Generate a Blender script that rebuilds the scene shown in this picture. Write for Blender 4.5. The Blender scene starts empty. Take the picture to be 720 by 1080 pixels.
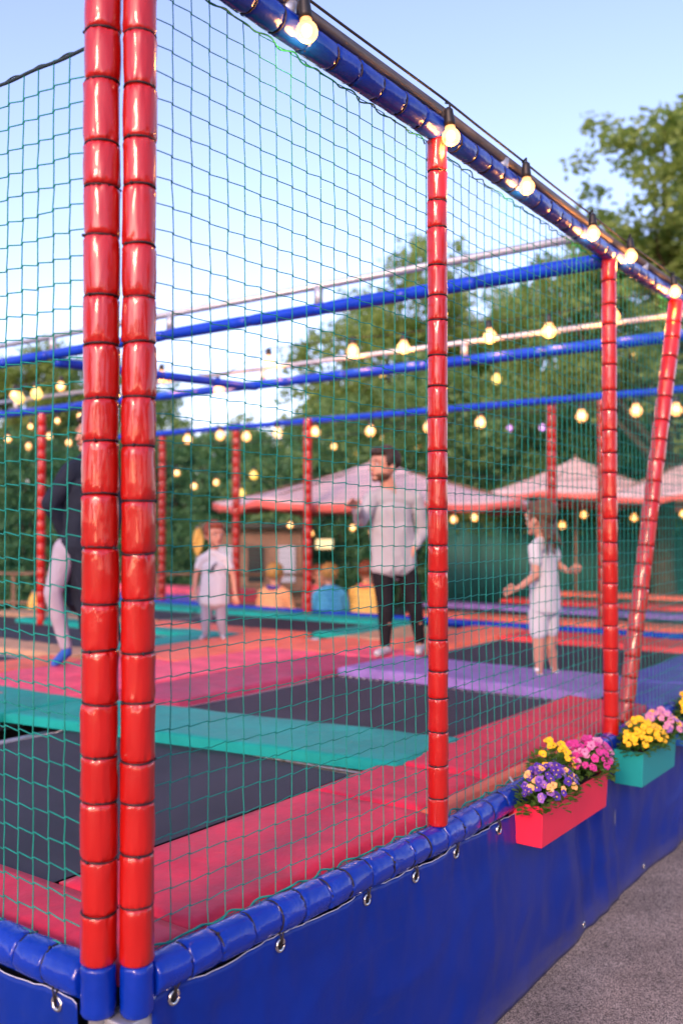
import bpy, bmesh, math, random
import numpy as np
from mathutils import Vector, Matrix, noise
random.seed(7)
SC = bpy.context.scene
COL = SC.collection
R = math.radians

# ------------------------------------------------------------------ camera, world, sun, exposure
cam_d = bpy.data.cameras.new('camera'); cam = bpy.data.objects.new('camera', cam_d); COL.objects.link(cam)
cam.location = (0, 0, 1.75); cam.rotation_euler = (R(90 + 0.97), 0, 0)
cam_d.sensor_fit = 'VERTICAL'; cam_d.sensor_height = 36; cam_d.sensor_width = 24
cam_d.lens = 33.33; cam_d.clip_start = 0.05; cam_d.clip_end = 2000
cam_d.dof.use_dof = True; cam_d.dof.focus_distance = 2.8; cam_d.dof.aperture_fstop = 1.9
SC.camera = cam
W_ = bpy.data.worlds.new('World'); SC.world = W_; W_.use_nodes = True
wn = W_.node_tree; bg = wn.nodes['Background']
SUN_EL, SUN_AZ = 22.0, -160.0        # azimuth clockwise from +Y : low and soft, from behind the viewer
sky = wn.nodes.new('ShaderNodeTexSky'); sky.sky_type = 'NISHITA'; sky.sun_disc = False
sky.sun_elevation = R(SUN_EL); sky.sun_rotation = R(SUN_AZ)
sky.air_density = 1.0; sky.dust_density = 1.0; sky.ozone_density = 2.2; sky.altitude = 0
tint = wn.nodes.new('ShaderNodeMix'); tint.data_type = 'RGBA'; tint.blend_type = 'MULTIPLY'; tint.inputs['Factor'].default_value = 1
tint.inputs['B'].default_value = (1.14, .90, 1.03, 1)     # dusk tint of the air
wn.links.new(sky.outputs[0], tint.inputs['A']); wn.links.new(tint.outputs['Result'], bg.inputs[0]); bg.inputs[1].default_value = 0.15
sl = bpy.data.lights.new('sun', 'SUN'); sun = bpy.data.objects.new('sun', sl); COL.objects.link(sun)
sl.energy = 1.0; sl.angle = R(11); sl.color = (1.0, .62, .38)
dv = Vector((math.sin(R(SUN_AZ)) * math.cos(R(SUN_EL)), math.cos(R(SUN_AZ)) * math.cos(R(SUN_EL)), math.sin(R(SUN_EL))))
sun.rotation_euler = (-dv).to_track_quat('-Z', 'Y').to_euler()
SC.view_settings.view_transform = 'Standard'; SC.view_settings.look = 'None'
SC.view_settings.gamma = 1; SC.view_settings.exposure = 1.38
SC.render.engine = 'CYCLES'; SC.cycles.max_bounces = 6; SC.cycles.use_denoising = True
SC.cycles.caustics_reflective = False; SC.cycles.caustics_refractive = False

# ------------------------------------------------------------------ helpers
def tag(o, label=None, cat=None, group=None, kind=None):
    if label: o['label'] = label
    if cat: o['category'] = cat
    if group: o['group'] = group
    if kind: o['kind'] = kind
    return o
def empty(name, loc, label, cat, group=None):
    o = bpy.data.objects.new(name, None); COL.objects.link(o); o.location = loc; o.empty_display_size = .1
    return tag(o, label, cat, group)
def mk(name, mesh, mat=None, parent=None):
    """link a mesh whose vertices are in world space; parented parts keep their world place"""
    o = bpy.data.objects.new(name, mesh); COL.objects.link(o)
    if mat is not None and len(mesh.materials) == 0: mesh.materials.append(mat)
    if parent is not None:
        o.parent = parent
        p = parent; m = Matrix.Identity(4)
        chain = []
        while p: chain.append(p); p = p.parent
        for q in reversed(chain): m = m @ (q.matrix_parent_inverse @ q.matrix_basis)
        o.matrix_parent_inverse = m.inverted()
    return o
class MB:
    def __init__(s): s.v = []; s.f = []; s.n = 0; s.mi = []; s.cm = 0
    def add(s, verts, faces):
        verts = np.asarray(verts, dtype=float).reshape(-1, 3); s.v.append(verts)
        k = s.n
        s.f.extend([tuple(i + k for i in f) for f in faces]); s.mi.extend([s.cm] * len(faces)); s.n += len(verts)
    def mesh(s, name, smooth=True):
        m = bpy.data.meshes.new(name); m.from_pydata(np.concatenate(s.v).tolist(), [], s.f)
        if smooth: m.polygons.foreach_set('use_smooth', [True] * len(m.polygons))
        if any(s.mi): m.polygons.foreach_set('material_index', s.mi)
        m.update(); return m
    def build(s, name, mat, parent=None, smooth=True):
        m = s.mesh(name, smooth)
        for mm in (mat if isinstance(mat, list) else [mat]): m.materials.append(mm)
        return mk(name, m, None, parent)
    def tube(s, pts, r, k=6, closed=False, caps=True):
        P = np.asarray(pts, float); n = len(P)
        rr = np.full(n, r) if np.isscalar(r) else np.asarray(r, float)
        T = np.roll(P, -1, 0) - np.roll(P, 1, 0) if closed else np.gradient(P, axis=0)
        T /= np.linalg.norm(T, axis=1)[:, None] + 1e-12
        up = np.array([0, 0, 1.]) if np.mean(np.abs(T[:, 2])) < .8 else np.array([0., 1, .001])
        A = np.cross(T, up); A /= np.linalg.norm(A, axis=1)[:, None] + 1e-12; B = np.cross(T, A)
        an = np.arange(k) / k * 2 * math.pi
        V = P[:, None, :] + rr[:, None, None] * (np.cos(an)[None, :, None] * A[:, None, :] + np.sin(an)[None, :, None] * B[:, None, :])
        F = []
        for i in range(n if closed else n - 1):
            a = i * k; b = ((i + 1) % n) * k
            for j in range(k):
                j2 = (j + 1) % k; F.append((a + j, a + j2, b + j2, b + j))
        if caps and not closed:
            F.append(tuple(reversed(range(k)))); F.append(tuple(range((n - 1) * k, n * k)))
        s.add(V.reshape(-1, 3), F)
    def box(s, c, size, M=None):
        h = np.array(size) / 2.; v = np.array([[x, y, z] for x in (-1, 1) for y in (-1, 1) for z in (-1, 1)]) * h
        if M is not None: v = v @ np.array(M).T
        s.add(v + np.array(c), [(0, 1, 3, 2), (4, 6, 7, 5), (0, 4, 5, 1), (2, 3, 7, 6), (0, 2, 6, 4), (1, 5, 7, 3)])
    def ell(s, c, r, M=None, nu=14, nv=9):
        V = []; F = []
        for i in range(nv + 1):
            t = math.pi * i / nv
            for j in range(nu):
                p = 2 * math.pi * j / nu; V.append((math.sin(t) * math.cos(p) * r[0], math.sin(t) * math.sin(p) * r[1], math.cos(t) * r[2]))
        V = np.array(V)
        if M is not None: V = V @ np.array(M).T
        for i in range(nv):
            for j in range(nu):
                j2 = (j + 1) % nu; F.append((i * nu + j, (i + 1) * nu + j, (i + 1) * nu + j2, i * nu + j2))
        s.add(V + np.array(c), F)
    def cap(s, p, q, r1, r2, k=14):
        p = np.array(p, float); q = np.array(q, float); L = np.linalg.norm(q - p); d = (q - p) / (L + 1e-9)
        pts = []; rad = []
        for t in (0.02, .3, .6, .85, 1):
            pts.append(p - d * r1 * (1 - t)); rad.append(r1 * math.sqrt(max(1 - (1 - t) ** 2, 1e-4)))
        for t in (0.0, .15, .4, .7, .98):
            pts.append(q + d * r2 * t + d * 1e-4); rad.append(r2 * math.sqrt(max(1 - t * t, 1e-4)))
        s.tube(pts, rad, k)

# ------------------------------------------------------------------ materials
def principled(name, col, rough=.5, spec=.5, coat=0, metal=0, bump=None, var=None, trans=0, sub=0, coat_rough=.1, sheen=0):
    m = bpy.data.materials.new(name); m.use_nodes = True; nt = m.node_tree; b = nt.nodes['Principled BSDF']
    b.inputs['Base Color'].default_value = (*col, 1); b.inputs['Roughness'].default_value = rough
    b.inputs['Specular IOR Level'].default_value = spec; b.inputs['Coat Weight'].default_value = coat
    b.inputs['Coat Roughness'].default_value = coat_rough
    b.inputs['Metallic'].default_value = metal; b.inputs['Transmission Weight'].default_value = trans
    b.inputs['Sheen Weight'].default_value = sheen
    tc = nt.nodes.new('ShaderNodeTexCoord')
    if var:      # (scale, amount) natural variation of the material's own colour
        n = nt.nodes.new('ShaderNodeTexNoise'); n.inputs['Scale'].default_value = var[0]; n.inputs['Detail'].default_value = 6
        n.inputs['Roughness'].default_value = .65
        nt.links.new(tc.outputs['Object'], n.inputs['Vector'])
        mx = nt.nodes.new('ShaderNodeMix'); mx.data_type = 'RGBA'
        a = var[1]
        mx.inputs['A'].default_value = (*[c * (1 - a) for c in col], 1)
        c2 = var[2] if len(var) > 2 else [min(1, c * (1 + a)) for c in col]
        mx.inputs['B'].default_value = (*c2, 1)
        rp = nt.nodes.new('ShaderNodeMapRange'); rp.inputs[1].default_value = .3; rp.inputs[2].default_value = .7
        nt.links.new(n.outputs['Fac'], rp.inputs[0]); nt.links.new(rp.outputs[0], mx.inputs['Factor'])
        nt.links.new(mx.outputs['Result'], b.inputs['Base Color'])
        rr = nt.nodes.new('ShaderNodeMapRange'); rr.inputs[3].default_value = max(.02, rough - .08); rr.inputs[4].default_value = min(1, rough + .1)
        nt.links.new(n.outputs['Fac'], rr.inputs[0]); nt.links.new(rr.outputs[0], b.inputs['Roughness'])
    if bump:     # list of (scale, strength, (sx,sy,sz))
        prev = None
        for sc_, st, sv in bump:
            mp = nt.nodes.new('ShaderNodeMapping'); mp.inputs['Scale'].default_value = sv
            nt.links.new(tc.outputs['Object'], mp.inputs['Vector'])
            n = nt.nodes.new('ShaderNodeTexNoise'); n.inputs['Scale'].default_value = sc_; n.inputs['Detail'].default_value = 4
            nt.links.new(mp.outputs[0], n.inputs['Vector'])
            bp = nt.nodes.new('ShaderNodeBump'); bp.inputs['Strength'].default_value = st; bp.inputs['Distance'].default_value = .01
            nt.links.new(n.outputs['Fac'], bp.inputs['Height'])
            if prev: nt.links.new(prev.outputs[0], bp.inputs['Normal'])
            prev = bp
        nt.links.new(prev.outputs[0], b.inputs['Normal'])
        if coat: nt.links.new(prev.outputs[0], b.inputs['Coat Normal'])
    m['p'] = 1
    return m
def emit(name, col, st):
    m = bpy.data.materials.new(name); m.use_nodes = True; nt = m.node_tree; b = nt.nodes['Principled BSDF']
    b.inputs['Base Color'].default_value = (.8, .7, .5, 1); b.inputs['Emission Color'].default_value = (*col, 1)
    b.inputs['Emission Strength'].default_value = st; b.inputs['Roughness'].default_value = .1
    return m
def amber(name, col, st):
    m = emit(name, col, st); nt = m.node_tree; b = nt.nodes['Principled BSDF']; tr = nt.nodes.new('ShaderNodeBsdfTransparent')
    mx = nt.nodes.new('ShaderNodeMixShader'); mx.inputs[0].default_value = .5; out = [n for n in nt.nodes if n.type == 'OUTPUT_MATERIAL'][0]
    nt.links.new(b.outputs[0], mx.inputs[1]); nt.links.new(tr.outputs[0], mx.inputs[2]); nt.links.new(mx.outputs[0], out.inputs[0]); return m
def foliage(name, c1, c2, sc=3.):
    m = principled(name, c1, .5, .3, var=(sc, 0.0, c2))
    nt = m.node_tree; b = nt.nodes['Principled BSDF']
    tr = nt.nodes.new('ShaderNodeBsdfTranslucent'); tr.inputs[0].default_value = (c2[0] * 1.5, c2[1] * 1.5, c2[2] * .8, 1)
    mx = nt.nodes.new('ShaderNodeMixShader'); mx.inputs[0].default_value = .42
    out = [n for n in nt.nodes if n.type == 'OUTPUT_MATERIAL'][0]
    nt.links.new(b.outputs[0], mx.inputs[1]); nt.links.new(tr.outputs[0], mx.inputs[2]); nt.links.new(mx.outputs[0], out.inputs[0])
    return m
def translucent(m, col, f):
    nt = m.node_tree; b = nt.nodes['Principled BSDF']; tr = nt.nodes.new('ShaderNodeBsdfTranslucent'); tr.inputs[0].default_value = (*col, 1)
    mx = nt.nodes.new('ShaderNodeMixShader'); mx.inputs[0].default_value = f; out = [n for n in nt.nodes if n.type == 'OUTPUT_MATERIAL'][0]
    nt.links.new(b.outputs[0], mx.inputs[1]); nt.links.new(tr.outputs[0], mx.inputs[2]); nt.links.new(mx.outputs[0], out.inputs[0]); return m
VB = [(7, .35, (1, 1, .35)), (38, .22, (1, 1, .14))]
PB = [(3.5, .9, (1, 1, 1)), (14, .4, (1.4, .8, 1)), (260, .04, (1, 1, 1))]
M = dict(
    red=principled('red_vinyl', (.43, .006, .004), .34, .3, .75, bump=VB, var=(4, .10), coat_rough=.03),
    blue=principled('blue_vinyl', (.001, .028, .34), .25, .3, .45, bump=[(9, .5, (1, 1, 1)), (30, .25, (1, 1, 1))], var=(5, .15), coat_rough=.03),
    beam=principled('beam_blue_vinyl', (.004, .045, .50), .4, .3, .12, bump=[(9, .3, (1, 1, 1))], var=(5, .2)),
    tarp=principled('blue_tarpaulin', (.001, .023, .25), .36, .22, .12, bump=[(2.2, .7, (1, 1, .5)), (7, .4, (1, 1, .5)), (900, .05, (1, 1, 1))], var=(2, .15), coat_rough=.14),
    seam=principled('pale_welt', (.5, .52, .6), .5),
    tie=principled('black_elastic', (.01, .008, .012), .6),
    steel=principled('galvanised_steel', (.5, .52, .55), .45, .5, 0, .6, bump=[(40, .08, (1, 1, 1))], var=(14, .18)),
    darksteel=principled('weathered_dark_steel', (.16, .14, .13), .5, .5, 0, .5, bump=[(40, .08, (1, 1, 1))], var=(14, .25)),
    chrome=principled('grommet_metal', (.75, .72, .68), .22, .5, 0, 1),
    net=principled('green_net_cord', (.006, .26, .20), .6, .3, var=(20, .25), bump=[(900, .3, (1, 1, 1))]),
    netfar=principled('dark_green_net_cord', (.006, .10, .07), .7, .2),
    cable=principled('black_cable', (.012, .011, .011), .5),
    bulb=amber('lit_warm_bulb', (1, .36, .06), .8), filament=emit('filament', (1, .58, .22), 3.2),
    bulby=amber('lit_yellow_bulb', (1, .55, .02), .8),
    bulbp=amber('lit_purple_bulb', (.6, .2, 1), .8),
    sign=emit('lit_yellow_sign', (1, .7, .2), .4),
    pink=principled('pink_vinyl_pad', (.66, .020, .055), .5, .28, .04, bump=PB, var=(6, .24), coat_rough=.3),
    rose=principled('bright_pink_vinyl_pad', (.80, .09, .15), .5, .28, .04, bump=PB, var=(6, .24)),
    maroon=principled('dark_rose_vinyl_pad', (.38, .035, .09), .5, .28, .04, bump=PB, var=(6, .24)),
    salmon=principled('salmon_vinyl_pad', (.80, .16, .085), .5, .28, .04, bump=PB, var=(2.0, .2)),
    redpad=principled('red_vinyl_pad', (.66, .05, .05), .5, .28, .04, bump=PB, var=(6, .24)),
    cream=principled('cream_vinyl_pad', (.50, .28, .15), .5, .28, .04, bump=PB, var=(6, .24)),
    teal=principled('teal_vinyl_pad', (.006, .30, .24), .5, .28, .04, bump=PB, var=(2.5, .2), coat_rough=.22),
    purple=principled('purple_vinyl_pad', (.25, .15, .40), .5, .28, .04, bump=PB, var=(6, .24)),
    indigo=principled('indigo_vinyl_pad', (.09, .07, .33), .5, .28, .04, bump=PB, var=(6, .24)),
    bed=principled('black_woven_bed', (.026, .023, .030), .55, .25, var=(2.2, .3, (.05, .045, .058)), bump=[(420, .35, (1, 1, 1)), (2.5, .2, (1, 1, 1))]),
    under=principled('dark_underfloor', (.02, .02, .022), .9),
    skin=principled('skin', (.56, .27, .18), .5, .4, var=(30, .06)),
    eyew=principled('eye_white', (.7, .68, .66), .2), eyed=principled('eye_iris', (.03, .018, .012), .2),
    lip=principled('lip', (.4, .11, .09), .5),
    hairb=principled('brown_hair', (.03, .014, .008), .5, .4, bump=[(70, .8, (1, 1, .12))]),
    hairm=principled('mid_brown_hair', (.10, .045, .022), .5, .4, bump=[(70, .8, (1, 1, .12))]),
    hairr=principled('red_hair', (.22, .05, .02), .5, .4, bump=[(70, .8, (1, 1, .12))]),
    hairy=principled('blond_hair', (.52, .27, .07), .5, .4, bump=[(70, .8, (1, 1, .12))]),
    shirt=principled('light_grey_jersey', (.37, .37, .39), .85, .2, bump=[(9, .6, (1, 1, .6)), (25, .25, (1, 1, 1))], var=(3, .05)),
    white=principled('white_cotton', (.60, .60, .62), .85, .2, bump=[(9, .6, (1, 1, .6)), (25, .25, (1, 1, 1))]),
    lilac=principled('pale_grey_cotton', (.36, .33, .40), .85, .2, bump=[(9, .6, (1, 1, .4))]),
    black=principled('black_denim', (.012, .011, .014), .8, .2, bump=[(9, .6, (1, 1, .5))]),
    navy=principled('navy_fabric', (.014, .020, .035), .8, .2, bump=[(9, .6, (1, 1, .5))]),
    print=principled('grey_print', (.13, .13, .15), .8),
    sock=principled('blue_sock', (.02, .10, .42), .8, bump=[(30, .4, (1, 1, 3))]),
    shoe=principled('grey_shoe', (.42, .42, .46), .6), shoew=principled('white_shoe', (.75, .75, .74), .5),
    orange=principled('orange_fabric', (.90, .42, .20), .8, .2, bump=[(9, .6, (1, 1, .5))]),
    yellow=principled('yellow_fabric', (.92, .55, .14), .8, .2, bump=[(9, .6, (1, 1, .5))]),
    lblue=principled('sky_blue_fabric', (.08, .38, .65), .8, .2, bump=[(9, .6, (1, 1, .5))]),
    pinkf=principled('pink_fabric', (.75, .12, .16), .8, .2, bump=[(9, .6, (1, 1, .5))]),
    violet=principled('violet_fabric', (.10, .05, .33), .8, .2),
    boxp=principled('pink_planter_plastic', (.80, .022, .07), .5, .4, var=(3, .08), bump=[(30, .05, (1, 1, 1))]),
    boxt=principled('turquoise_planter_plastic', (.008, .30, .30), .5, .4, var=(3, .08), bump=[(30, .05, (1, 1, 1))]),
    boxb=principled('blue_planter_plastic', (.02, .12, .42), .5, .4, var=(3, .08)),
    soil=principled('soil', (.035, .022, .014), .95, bump=[(60, 1, (1, 1, 1))]),
    leaf=foliage('planter_leaf', (.045, .12, .02), (.13, .26, .05), 30),
    crown=foliage('tree_leaf', (.12, .20, .055), (.28, .37, .12), 1.1),
    crownd=foliage('dark_tree_leaf', (.095, .19, .07), (.20, .32, .12), .9),
    hedge=foliage('hedge_leaf', (.055, .15, .075), (.13, .26, .10), .8),
    hedgel=foliage('light_hedge_leaf', (.06, .11, .015), (.22, .26, .05), .8),
    bark=principled('bark', (.07, .05, .035), .9, .2, bump=[(14, .9, (1, 1, .2))], var=(6, .3)),
    canopy=translucent(principled('pink_canopy', (.96, .74, .72), .8, .2, bump=[(4, .2, (1, 1, 1))]), (.98, .62, .58), .35),
    valance=principled('coral_valance', (.80, .16, .13), .8, .2),
    wood=principled('stall_wood', (.24, .13, .08), .7, bump=[(20, .4, (1, 1, .1))], var=(4, .3)),
    panel=principled('pale_panel', (.42, .45, .52), .6), dark=principled('dark_window', (.02, .025, .03), .15),
    fence=principled('dark_green_fence', (.012, .09, .07), .7, bump=[(10, .3, (1, 1, 1))], var=(1.5, .3)),
    rope=principled('dark_rope', (.015, .035, .045), .8),
)

def dusty(m):
    nt = m.node_tree; b = nt.nodes['Principled BSDF']; src = b.inputs['Base Color'].links[0].from_socket
    g = nt.nodes.new('ShaderNodeNewGeometry'); sp = nt.nodes.new('ShaderNodeSeparateXYZ'); nt.links.new(g.outputs['Position'], sp.inputs[0])
    n = nt.nodes.new('ShaderNodeTexNoise'); n.inputs['Scale'].default_value = 14; n.inputs['Detail'].default_value = 8; n.inputs['Roughness'].default_value = .75
    a = nt.nodes.new('ShaderNodeMapRange'); a.inputs[1].default_value = .0; a.inputs[2].default_value = .16; a.inputs[3].default_value = .62; a.inputs[4].default_value = .0
    nt.links.new(sp.outputs['Z'], a.inputs[0]); c = nt.nodes.new('ShaderNodeMath'); c.operation = 'ADD'; nt.links.new(a.outputs[0], c.inputs[0]); nt.links.new(n.outputs['Fac'], c.inputs[1])
    d = nt.nodes.new('ShaderNodeMapRange'); d.inputs[1].default_value = .62; d.inputs[2].default_value = 1.25; d.inputs[4].default_value = .55; nt.links.new(c.outputs[0], d.inputs[0])
    mx = nt.nodes.new('ShaderNodeMix'); mx.data_type = 'RGBA'; nt.links.new(d.outputs[0], mx.inputs['Factor']); nt.links.new(src, mx.inputs['A']); mx.inputs['B'].default_value = (.13, .115, .12, 1)
    nt.links.new(mx.outputs['Result'], b.inputs['Base Color'])
dusty(M['tarp'])
# asphalt and grass
def asphalt():
    m = bpy.data.materials.new('asphalt'); m.use_nodes = True; nt = m.node_tree; b = nt.nodes['Principled BSDF']
    tc = nt.nodes.new('ShaderNodeTexCoord')
    v = nt.nodes.new('ShaderNodeTexVoronoi'); v.inputs['Scale'].default_value = 330; nt.links.new(tc.outputs['Object'], v.inputs['Vector'])
    n = nt.nodes.new('ShaderNodeTexNoise'); n.inputs['Scale'].default_value = 2.2; n.inputs['Detail'].default_value = 9; n.inputs['Roughness'].default_value = .7
    nt.links.new(tc.outputs['Object'], n.inputs['Vector'])
    cr = nt.nodes.new('ShaderNodeValToRGB'); e = cr.color_ramp.elements
    e[0].color = (.045, .041, .035, 1); e[1].color = (.56, .48, .39, 1); e[0].position = .2; e[1].position = .95
    sp = nt.nodes.new('ShaderNodeSeparateColor'); nt.links.new(v.outputs['Color'], sp.inputs[0]); nt.links.new(sp.outputs[0], cr.inputs[0])
    mx = nt.nodes.new('ShaderNodeMix'); mx.data_type = 'RGBA'; mx.blend_type = 'MULTIPLY'; mx.inputs['Factor'].default_value = 1
    r2 = nt.nodes.new('ShaderNodeMapRange'); r2.inputs[1].default_value = .3; r2.inputs[2].default_value = .7; r2.inputs[3].default_value = .62; r2.inputs[4].default_value = 1.3
    nt.links.new(n.outputs['Fac'], r2.inputs[0]); nt.links.new(cr.outputs[0], mx.inputs['A']); nt.links.new(r2.outputs[0], mx.inputs['B'])
    nt.links.new(mx.outputs['Result'], b.inputs['Base Color']); b.inputs['Roughness'].default_value = .85
    bp = nt.nodes.new('ShaderNodeBump'); bp.inputs['Strength'].default_value = .45; bp.inputs['Distance'].default_value = .004
    nt.links.new(v.outputs['Distance'], bp.inputs['Height']); bp.invert = True; nt.links.new(bp.outputs[0], b.inputs['Normal'])
    return m
M['asphalt'] = asphalt()
M['grass'] = principled('grass', (.05, .10, .02), .9, .2, var=(3, .4, (.12, .17, .04)), bump=[(80, 1, (1, 1, 1))])
M['path'] = principled('pale_path', (.38, .30, .24), .9, .2, var=(3, .2), bump=[(80, .4, (1, 1, 1))])

# ------------------------------------------------------------------ deck frame: a along the right wall, b inward
C0 = np.array([-.50, 2.10]); U = np.array([.587, .8096]); N = np.array([-.8096, .587])
ZE = 1.75
def D(a, b, z=0.): p = C0 + U * a + N * b; return np.array([p[0], p[1], z])
ROT = Matrix(((U[0], N[0], 0), (U[1], N[1], 0), (0, 0, 1)))
def px_on_wall(x):   # distance a along the right wall polyline that shows at image column x
    k = (x - 360) / 1000.
    best = min(np.linspace(0, 8, 4001), key=lambda a: abs(wall(a)[0] - k * wall(a)[1])); return best
WP = [(0.045, -.02), (1.288, -.072), (2.99, -.024), (5.0, -.02), (7.45, -.02)]     # posts on the right wall
def wall(a, off=0., z=0.):
    for (a0, b0), (a1, b1) in zip(WP[:-1], WP[1:]):
        if a <= a1 or a1 == WP[-1][0]:
            t = (a - a0) / (a1 - a0); return D(a, b0 + (b1 - b0) * t + off, z)
ZR, ZT = .742, 3.06      # bottom rail, top rail heights
def ray(x, y, d): return np.array([(x - 360) / 1000. * d, d, ZE + (557 - y) / 1000. * d])

# ------------------------------------------------------------------ the ground
def sheet(name, mat, pts, z, n=1):
    mb = MB(); mb.add([(x, y, z) for x, y in pts], [tuple(range(len(pts)))]); o = mb.build(name, mat, None, False); tag(o, kind='structure'); return o
sheet('ground', M['grass'], [(-300, -300), (300, -300), (300, 600), (-300, 600)], 0)
sheet('pavement', M['asphalt'], [(-16, -8), (16, -8), (16, 13.2), (-16, 16.2)], .004)
sheet('path', M['path'], [(-20, 16.8), (20, 15.2), (20, 17.0), (-20, 19.0)], .006)
dk = MB(); c = D(3.7, 5.4, .32); dk.box(c, (7.3, 10.6, .3), ROT); o = dk.build('deck', M['under'], None, False); tag(o, kind='structure')
dk = MB(); dk.box(D(10.3, 2.2, .32), (5.2, 9, .3), ROT); o = dk.build('deck', M['under'], None, False); tag(o, kind='structure')

# ------------------------------------------------------------------ padded tubes
def sleeve(mb, p0, p1, r, seg, rng, k=28, ties=None, detail=True, jit=.13):
    p0 = Vector(p0); p1 = Vector(p1); d = (p1 - p0); L = d.length; d.normalize()
    q = d.to_track_quat('Z', 'Y'); Mx = q.to_matrix()
    n = max(1, round(L / seg)); ends = [0]
    for i in range(1, n): ends.append(L * i / n + rng.uniform(-jit, jit) * seg)
    ends.append(L)
    an = [2 * math.pi * j / k for j in range(k)]
    prof = ((0, 0, .15), (.015, .5, .09), (.04, 1, .045), (.075, .9, .02), (.12, .6, .005), (.2, .35, 0), (.33, .2, -.004), (.5, .15, -.01), (.67, .2, -.004), (.8, .35, 0), (.88, .6, .005), (.925, .9, .02), (.96, 1, .045), (.985, .5, .09), (1, 0, .15)) if detail else ((0, 0, .1), (.1, 0, .01), (.5, 0, 0), (.9, 0, .01), (1, 0, .1))
    for i in range(n):
        s0, s1 = ends[i], ends[i + 1]; V = []; F = []
        ph = rng.uniform(0, 50); bul = rng.uniform(-.02, .025); ox, oy = rng.uniform(-.03, .03) * r, rng.uniform(-.03, .03) * r
        for t, w, sh in prof:
            for a in an:
                rad = r * (1 - sh + bul * math.sin(math.pi * t))
                if detail:
                    rad += w * r * .085 * (noise.noise(Vector((math.cos(a) * 3.5, math.sin(a) * 3.5, ph + t * 2.5))) + 1.0 * noise.noise(Vector((math.cos(a) * 10, math.sin(a) * 10, ph + t * 9))))
                    rad += r * .012 * noise.noise(Vector((math.cos(a) * 6, math.sin(a) * 6, ph + t * .8)))
                    rad += r * .035 * noise.noise(Vector((math.cos(a) * 1.2, math.sin(a) * 1.2, ph + t * 1.5)))
                V.append(p0 + d * (s0 + (s1 - s0) * t) + Mx @ Vector((rad * math.cos(a) + ox, rad * math.sin(a) + oy, 0)))
        for u_ in range(len(prof) - 1):
            for j in range(k):
                j2 = (j + 1) % k; F.append((u_ * k + j, u_ * k + j2, (u_ + 1) * k + j2, (u_ + 1) * k + j))
        F.append(tuple(reversed(range(k)))); F.append(tuple(range((len(prof) - 1) * k, len(prof) * k)))
        mb.add([tuple(v) for v in V], F)
        if ties is not None and i: ties.append((p0 + d * s0, q))
_tie = {}
def tie_mesh(r, mat='tie'):
    key = (round(r, 4), mat)
    if key not in _tie:
        mb = MB(); k = 24
        mb.tube([(r * .93 * math.cos(2 * math.pi * j / k), r * .93 * math.sin(2 * math.pi * j / k), 0) for j in range(k)], .0024, 6, closed=True)
        mb.ell((r * 1.0, 0, 0), (.004, .004, .004), nu=8, nv=6)
        _tie[key] = mb.mesh('elastic_tie'); _tie[key].materials.append(M[mat])
    return _tie[key]
def put_ties(ties, r, parent, rng, tilt=.12):
    for p, q in ties:
        o = bpy.data.objects.new('elastic_tie', tie_mesh(r)); COL.objects.link(o); o.parent = parent
        m = Matrix.Translation(p) @ q.to_matrix().to_4x4() @ Matrix.Rotation(rng.uniform(0, 6.28), 4, 'Z') @ Matrix.Rotation(rng.uniform(-tilt, tilt), 4, 'X')
        o.matrix_parent_inverse = parent.matrix_basis.inverted(); o.matrix_basis = m
def post(a, b, z0, z1, r, label, group, seed, near=True, foot=None, seg=.105, zred=None, top=None):
    rng = random.Random(seed); p = D(a, b)
    e = empty('padded_post', (p[0], p[1], 0), label, 'padded post', group)
    q = D(a, b) if top is None else top
    mb = MB(); ties = []
    P0 = (p[0], p[1], zred or z0); P1 = (q[0], q[1], z1)
    sleeve(mb, P0, P1, r, seg, rng, 56 if near else 14, ties, near)
    mb.build('padding', M['red'], e)
    if near: put_ties(ties, r, e, rng)
    pm = MB(); pm.tube([(p[0], p[1], max(.02, z0 - .6)) if top is None else (p[0], p[1], z0 - .05), (q[0], q[1], z1 + .01)], r * .55, 12); pm.build('pole', M['steel'], e)
    if zred:
        mb = MB(); sleeve(mb, (p[0], p[1], z0), (p[0], p[1], zred - .0005), r * .985, .2, rng, 28, None, True); mb.build('base_padding', M['blue'], e)
    return e
G_OUT = 'red padded posts of the trampoline cage'
# twin corner posts: side by side as the photo shows them
PA = (-.538 - .50 * 0, 2.12)
def ab(X, Y): v = np.array([X, Y]) - C0; return float(v @ U), float(v @ N)
a0, b0 = ab(-.5395, 2.125); a1, b1 = ab(-.4545, 2.125)
post(a0, b0, .672, 3.2, .0405, 'thick glossy red padded post, left one of the corner pair', G_OUT, 11, zred=.785, seg=.115)
post(a1, b1, .672, 3.2, .0375, 'thick glossy red padded post, right one of the corner pair', G_OUT, 23, zred=.785, seg=.115)
post(*WP[1], .785, ZT - .03, .0325, 'slim red padded post standing on the blue rail right of the man', G_OUT, 31, seg=.100)
post(*WP[2], .77, ZT - .03, .0345, 'slim red padded post rising behind the turquoise planter', G_OUT, 43, seg=.105)
post(*WP[3], .77, ZT - .03, .0345, 'red padded post at the far end of the right side, past the leaning post', G_OUT, 47, near=False)
e = post(3.42, .065, .745, 3.02, .042, 'leaning red padded post slanting behind the net beside the turquoise planter', G_OUT, 51, seg=.12, top=np.append(ray(714, 320, 5.30)[:2], 0))
far = [(7.6, 7.9, 'red padded post at the back, leftmost of the row along the far rail'), (7.6, 6.55, 'red padded post at the back, right behind the boy in the white T-shirt'),
       (7.35, 5.2, 'red padded post at the back, beside the seated group of spectators'), (7.6, 2.27, 'red padded post at the back, right behind the girl in white'),
       (7.55, 1.72, 'red padded back post half hidden behind the post by the turquoise planter')]
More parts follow.
